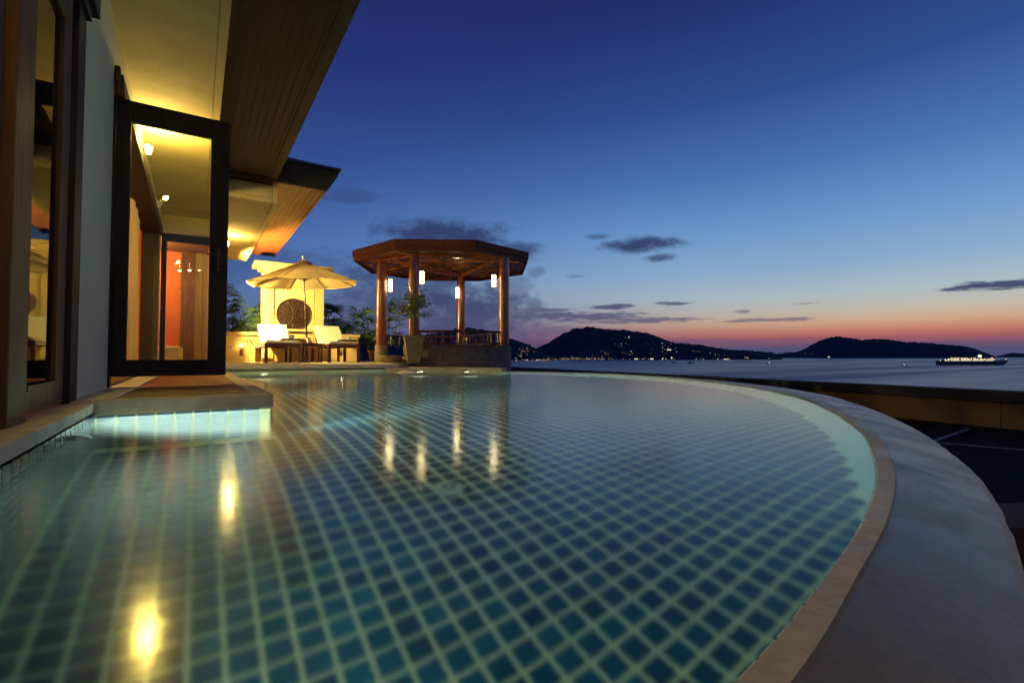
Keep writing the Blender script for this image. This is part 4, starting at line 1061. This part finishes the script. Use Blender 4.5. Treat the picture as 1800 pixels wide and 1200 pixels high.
# lanterns hung inside the columns
def lantern():
    t = thing('lantern', '', 'lantern', (0, 0, 0), 0, 'paper lanterns in the gazebo')
    MB().lathe([(.001, -.135), (.052, -.135), (.052, .135), (.001, .135)], n=20).build('paper_shade', E_paper, t, smooth=True)
    for z in (-.14, .14): MB().lathe([(.03, z - .008), (.060, z - .008), (.060, z + .008), (.03, z + .008)], n=20).build('rim', M_rail, t)
    for i in range(6):
        a_ = math.pi / 3 * i; MB().box(-.010, .010, -.010, .010, -.14, .14).build('frame_bar', M_rail, t, loc=(.056 * math.cos(a_), .056 * math.sin(a_), 0))
    for z, w_ in ((.05, .02), (-.05, .02)):
        for i in range(6):
            a_ = math.pi / 3 * (i + .5); MB().box(-.004, .004, -.024, .024, z - .008, z + .008).build('lattice', M_rail, t, loc=(.055 * math.cos(a_), .055 * math.sin(a_), 0)).rotation_euler = (0, 0, a_)
    MB().tube((0, 0, .145), (0, 0, .50), .003, n=5).build('cord', M_rail, t)
    MB().tube((0, 0, -.145), (0, 0, -.23), .006, .002, 5).build('tassel', M_rail, t)
    return t
L0 = lantern()
LAN = [((3.66, 10.60, 1.88), 'paper lantern hanging right of the leftmost gazebo column'), ((4.16, 9.98, 2.02), 'paper lantern half hidden behind the second gazebo column above the bush'),
       ((5.86, 11.64, 1.99), 'paper lantern hanging at the rear gazebo column'), ((5.50, 9.14, 1.95), 'paper lantern hanging left of the rightmost gazebo column')]
for i, (p, lb) in enumerate(LAN):
    o = L0 if i == 0 else copy_tree(L0); o.location = p; o['label'] = lb
    lamp('lantern_light', 'POINT', (p[0], p[1], p[2] + .0), 14, (1, .78, .44), .07)

# planter with clipped bush
pl = thing('planter', 'tall tapered olive stone planter at the pool edge in front of the gazebo', 'planter', (3.73, 9.36, TZ), rad(-18))
q = MB(); 
def frus(b, r0, r1, z0, z1): b.add([(-r0, -r0, z0), (r0, -r0, z0), (r0, r0, z0), (-r0, r0, z0), (-r1, -r1, z1), (r1, -r1, z1), (r1, r1, z1), (-r1, r1, z1)], [(0, 3, 2, 1), (4, 5, 6, 7), (0, 1, 5, 4), (1, 2, 6, 5), (2, 3, 7, 6), (3, 0, 4, 7)])
frus(q, .12, .205, 0, .56); q.build('body', M_planter, pl, bevel=.01)
q = MB(); frus(q, .19, .19, .56, .565); q.build('soil', M_ground, pl)
q = MB()
bush = thing('bush', 'sparse round leafed small tree growing in the stone planter', 'bush', (3.73, 9.36, TZ + .56))
q.tube((0, 0, 0), (.015, -.01, .22), .022, .016, 8); q.tube((.015, -.01, .22), (-.01, .01, .66), .016, .009, 8)
br = []
for i in range(44):
    a_ = R.uniform(0, 6.28); e_ = R.uniform(-.5, 1.35); L = R.uniform(.26, .50); s0 = Vector((0, 0, R.uniform(.34, .66)))
    e1 = s0 + Vector((math.cos(a_) * math.cos(e_), math.sin(a_) * math.cos(e_), math.sin(e_) * .9)) * L
    q.tube(s0, e1, .006, .002, 4, False); br.append((s0, e1))
q.build('trunk', M_stem, bush)
leafb = []
for g_ in range(8):
    q = MB()
    for i in range(330):
        s0, e1 = R.choice(br); p = s0.lerp(e1, R.uniform(.35, 1.12)) + Vector((R.gauss(0, .04), R.gauss(0, .04), R.gauss(0, .04)))
        u_ = Vector((R.gauss(0, 1), R.gauss(0, 1), R.gauss(0, 1))).normalized(); v_ = u_.orthogonal().normalized(); l_ = R.uniform(.018, .032)
        q.add([p - u_ * l_, p + v_ * l_ * .45, p + u_ * l_, p - v_ * l_ * .45], [(0, 1, 2, 3)])
    q.build('foliage', M_leaf, bush)

# ================================================================== POOL LIGHTS
def pool_light(loc, face, label, e, col=(1, .95, .68), spot=112, mesh_e=E_pool, blend=.6, tilt=-.35):
    t = thing('pool_light', label, 'pool light', loc, math.atan2(face[1], face[0]), 'underwater pool lights')
    q = MB(); vs = []; 
    q.tube((0, 0, 0), (.018, 0, 0), .075, .068, 24); q.build('rim', M_chrome, t)
    q = MB(); q.tube((.018, 0, 0), (.026, 0, 0), .056, .050, 24); q.build('lens', mesh_e, t)
    lamp('pool_lamp', 'SPOT', (loc[0] + face[0] * .12, loc[1] + face[1] * .12, loc[2]), e, col, .10, rot=(face[0], face[1], tilt), spot=spot, blend=blend)
pool_light((XW, 2.52, -.14), (.50, .86), 'bright underwater light on the house side wall close to the stone step', 4200, spot=92, blend=1.0, col=(1, .93, .74), tilt=-.12)
pool_light((XW, 1.05, -.28), (1, .12), 'added, unseen underwater light on the house side wall nearest the viewer', 50)  # added outside the view as general light for the pool
pool_light((XS, 3.62, -.25), (1, -.05), 'added underwater fill light in the pool wall just beyond the outer corner of the stone step', 90, spot=150)  # added to fill the dark area beyond the step corner
pool_light((XS, 5.2, -.25), (1, -.1), 'added underwater fill light in the pool wall below the long side of the stone step', 230)  # added fill for the pool floor and the curved wall
pool_light((XS, 7.4, -.25), (1, 0), 'added underwater fill light in the pool wall near the terrace corner', 200)  # second added fill along this wall
pool_light((3.57, 8.66, -.12), (-.25, -.97), 'left of the two underwater lights below the gazebo ledge', 110, mesh_e=E_pool2)
pool_light((.95, 8.99, -.13), (.1, -.99), 'warm underwater light in the terrace wall beside the stone step', 130, mesh_e=E_pool2, col=(1, .86, .45))
pool_light((4.28, 8.12, -.12), (.20, -.98), 'right of the two underwater lights below the gazebo ledge', 110, mesh_e=E_pool2)
M_foam = mat('foam', (.78, .74, .60), (.62, .60, .50), 30, .6, .8, 60)
for i, (fx, fy, lb) in enumerate(((1.55, 8.55, 'leftmost small mound of bubbling water below the terrace edge'), (2.25, 8.45, 'bubbling water mound in the middle below the terrace edge'), (3.15, 8.25, 'rightmost bubbling water mound in front of the planter'))):
    q = MB(); vs = [(0, 0, .045)]; fs = []; n_ = 28
    for k_ in range(1, 8):
        for a_ in range(n_):
            rr_ = .19 * k_ / 7; t_ = 2 * math.pi * a_ / n_; hh_ = .045 * math.exp(-(k_ / 7 * 2.1) ** 2) + .012 * noise.noise(Vector((math.cos(t_) * 3 * k_, math.sin(t_) * 3 * k_, i))) * (1 - k_ / 7)
            vs.append((rr_ * math.cos(t_) * 1.3, rr_ * math.sin(t_), hh_ if k_ < 7 else -.004))
    for a_ in range(n_): fs.append((0, 1 + a_, 1 + (a_ + 1) % n_))
    for k_ in range(6):
        for a_ in range(n_): p_ = 1 + k_ * n_ + a_; p2 = 1 + k_ * n_ + (a_ + 1) % n_; fs.append((p_, p_ + n_, p2 + n_, p2))
    q.add(vs, fs); o = q.build('spa_jet', M_foam, loc=(fx, fy, 0), smooth=True); tag(o, lb, 'water jet', 'bubbling jets below the terrace')
# floor drain
dr = thing('floor_drain', 'pale round drain cover on the pool floor amid the blue tiles', 'drain', (.92, 1.90, DEPTH + .005))
MB().lathe([(.001, .018), (.045, .018), (.065, .0)], n=28).build('cover', M_white_tile, dr)
MB().lathe([(.02, .022), (.03, .022), (.03, .016), (.02, .016)], n=28).build('grille_ring', M_chrome, dr)

# ================================================================== SHIP AND BOATS
def at_sea(px, d): return cw((px - 900) / 850 * d, d, SEA)
D = 1344; c = at_sea(1708, D)
ship = thing('cruise_ship', 'long lit passenger ship with rows of lights crossing the bay at the right', 'ship', c, rad(-33.2))
Lh = 95
sec = [(-Lh, 7, 12), (-Lh + 8, 9, 11.5), (-40, 10, 11), (30, 10, 11), (60, 9, 11.5), (80, 5, 13), (98, .4, 15.5)]
q = MB(); vs = []
for x, w, z in sec: 
    bx_ = x if x < 70 else x - (x - 70) * .45
    vs += [(bx_, -w * .7, -1), (x, -w, z * .45), (x, -w, z), (x, w, z), (x, w, z * .45), (bx_, w * .7, -1)]
fs = []
for i in range(len(sec) - 1):
    for j in range(5): fs.append((6 * i + j, 6 * i + j + 1, 6 * (i + 1) + j + 1, 6 * (i + 1) + j))
fs += [(0, 1, 2, 3, 4, 5)]
q.add(vs, fs); q.build('hull', M_hull, ship)
MB().box(-84, 52, -8.5, 8.5, 11, 14.5).build('deckhouse', M_ship, ship)
MB().box(-74, 34, -7.5, 7.5, 14.5, 17.8).build('deckhouse', M_ship, ship)
MB().box(-66, 8, -6.5, 6.5, 17.8, 20.5).build('deckhouse', M_ship, ship)
MB().box(38, 50, -9, 9, 14.5, 18.5).build('bridge', M_ship, ship)
q = MB(); q.add([(14, -3, 20.5), (24, -3, 20.5), (22, -3, 29), (15, -3, 29), (14, 3, 20.5), (24, 3, 20.5), (22, 3, 29), (15, 3, 29)], [(0, 1, 2, 3), (5, 4, 7, 6), (1, 5, 6, 2), (4, 0, 3, 7), (3, 2, 6, 7)]); q.build('funnel', M_ship, ship)
MB().box(10, 28, -5, 5, 17.8, 20.5).build('funnel_base', M_ship, ship)
MB().tube((19, 0, 29), (19, 0, 37), .4, .2, 6).build('mast', M_ship, ship)
wm = MB().box(-1.0, 1.0, -.3, 0, 0, 1.7).mesh('window', E_ship)
for z, x0, x1, yy, stp_ in ((12.0, -82, 50, -8.55, 3.2), (15.4, -72, 33, -7.55, 4.2), (18.4, -64, 7, -6.55, 5.6)):
    x = x0
    while x < x1:
        if R.random() < .88: ob('window', wm, ship, (x, yy, z))
        x += stp_
wm2 = MB().box(-1.0, 1.0, -.3, 0, 0, 1.5).mesh('window', E_ship)
for x in (40, 43.5, 47, 50): ob('window', wm2, ship, (x - 1, -9.05, 16))
fl_ = MB().box(-.6, .6, -.4, .4, 0, 1.2).mesh('deck_lamp', emit('ship_lamp', (1, .84, .50), 4))
for x in range(-82, 56, 9): ob('deck_lamp', fl_, ship, (x, -8.6, 14.6))
for z in (21.5, 24, 26.5): 
    for x in (15.5, 19, 22.5): ob('deck_lamp', fl_, ship, (x, -3.3, z))
ob('deck_lamp', fl_, ship, (94, -.6, 15.5)); ob('deck_lamp', fl_, ship, (-94, -7.2, 12.2)); ob('deck_lamp', fl_, ship, (51, -5, 19))

def boat(px, py, L, label, mast=False, lit=False):
    d_ = 25.3 * 850 / (py - 625.2); c = at_sea(px, d_)
    t = thing('boat', label, 'boat', c, rad(-33.2 + R.uniform(-25, 25)), 'boats moored in the bay')
    q = MB(); h = L * .12; sec = [(-L / 2, L * .12, h), (-L * .2, L * .15, h * .9), (L * .2, L * .13, h), (L / 2, .05, h * 1.5)]; vs = []
    for x, w, z in sec: vs += [(x * (.9 if x > 0 else 1), -w * .5, -.2), (x, -w, z), (x, w, z), (x * (.9 if x > 0 else 1), w * .5, -.2)]
    q.add(vs, [(4 * i + j, 4 * i + j + 1, 4 * i + j + 5, 4 * i + j + 4) for i in range(3) for j in range(3)] + [(0, 1, 2, 3)]); q.build('hull', M_hull, t)
    MB().box(-L * .22, L * .12, -L * .09, L * .09, h * .9, h * 2.1).build('cabin', M_ship, t)
    MB().box(-L * .25, L * .15, -L * .10, L * .10, h * 2.1, h * 2.3).build('cabin_roof', M_ship, t)
    MB().box(-L * .18, L * .10, -L * .095, -L * .09, h * 1.3, h * 1.8).build('window', E_winw if lit else M_hull, t)
    if mast:
        MB().tube((0, 0, h), (0, 0, L * 1.0), .12, .05, 6).build('mast', M_ship, t)
        ob('mast_lamp', MB().box(-.5, .5, -.5, .5, 0, 1.0).mesh('mast_lamp', E_winw), t, (0, 0, L * .95))
boat(1213.5, 638.2, 24, 'dark boat with cabin, largest of the moored boats in front of the main hill')
boat(1184, 637.4, 20, 'small dark boat just left of the largest moored boat')
boat(1161.5, 639, 9, 'tiny boat farther left in front of the shore lights')
boat(1115, 639.2, 10, 'leftmost tiny dark boat on the bay')
boat(1094, 636.8, 9, 'faint small boat near the shore lights left of the others')
boat(1352, 639.0, 18, 'lit sailing boat with a mast between the two hills', True, True)
boat(1589, 642.5, 14, 'small lone motor boat with pale cabin left of the passenger ship', False, True)
boat(1456.5, 629.6, 70, 'lit boat close under the right hill', False, True)
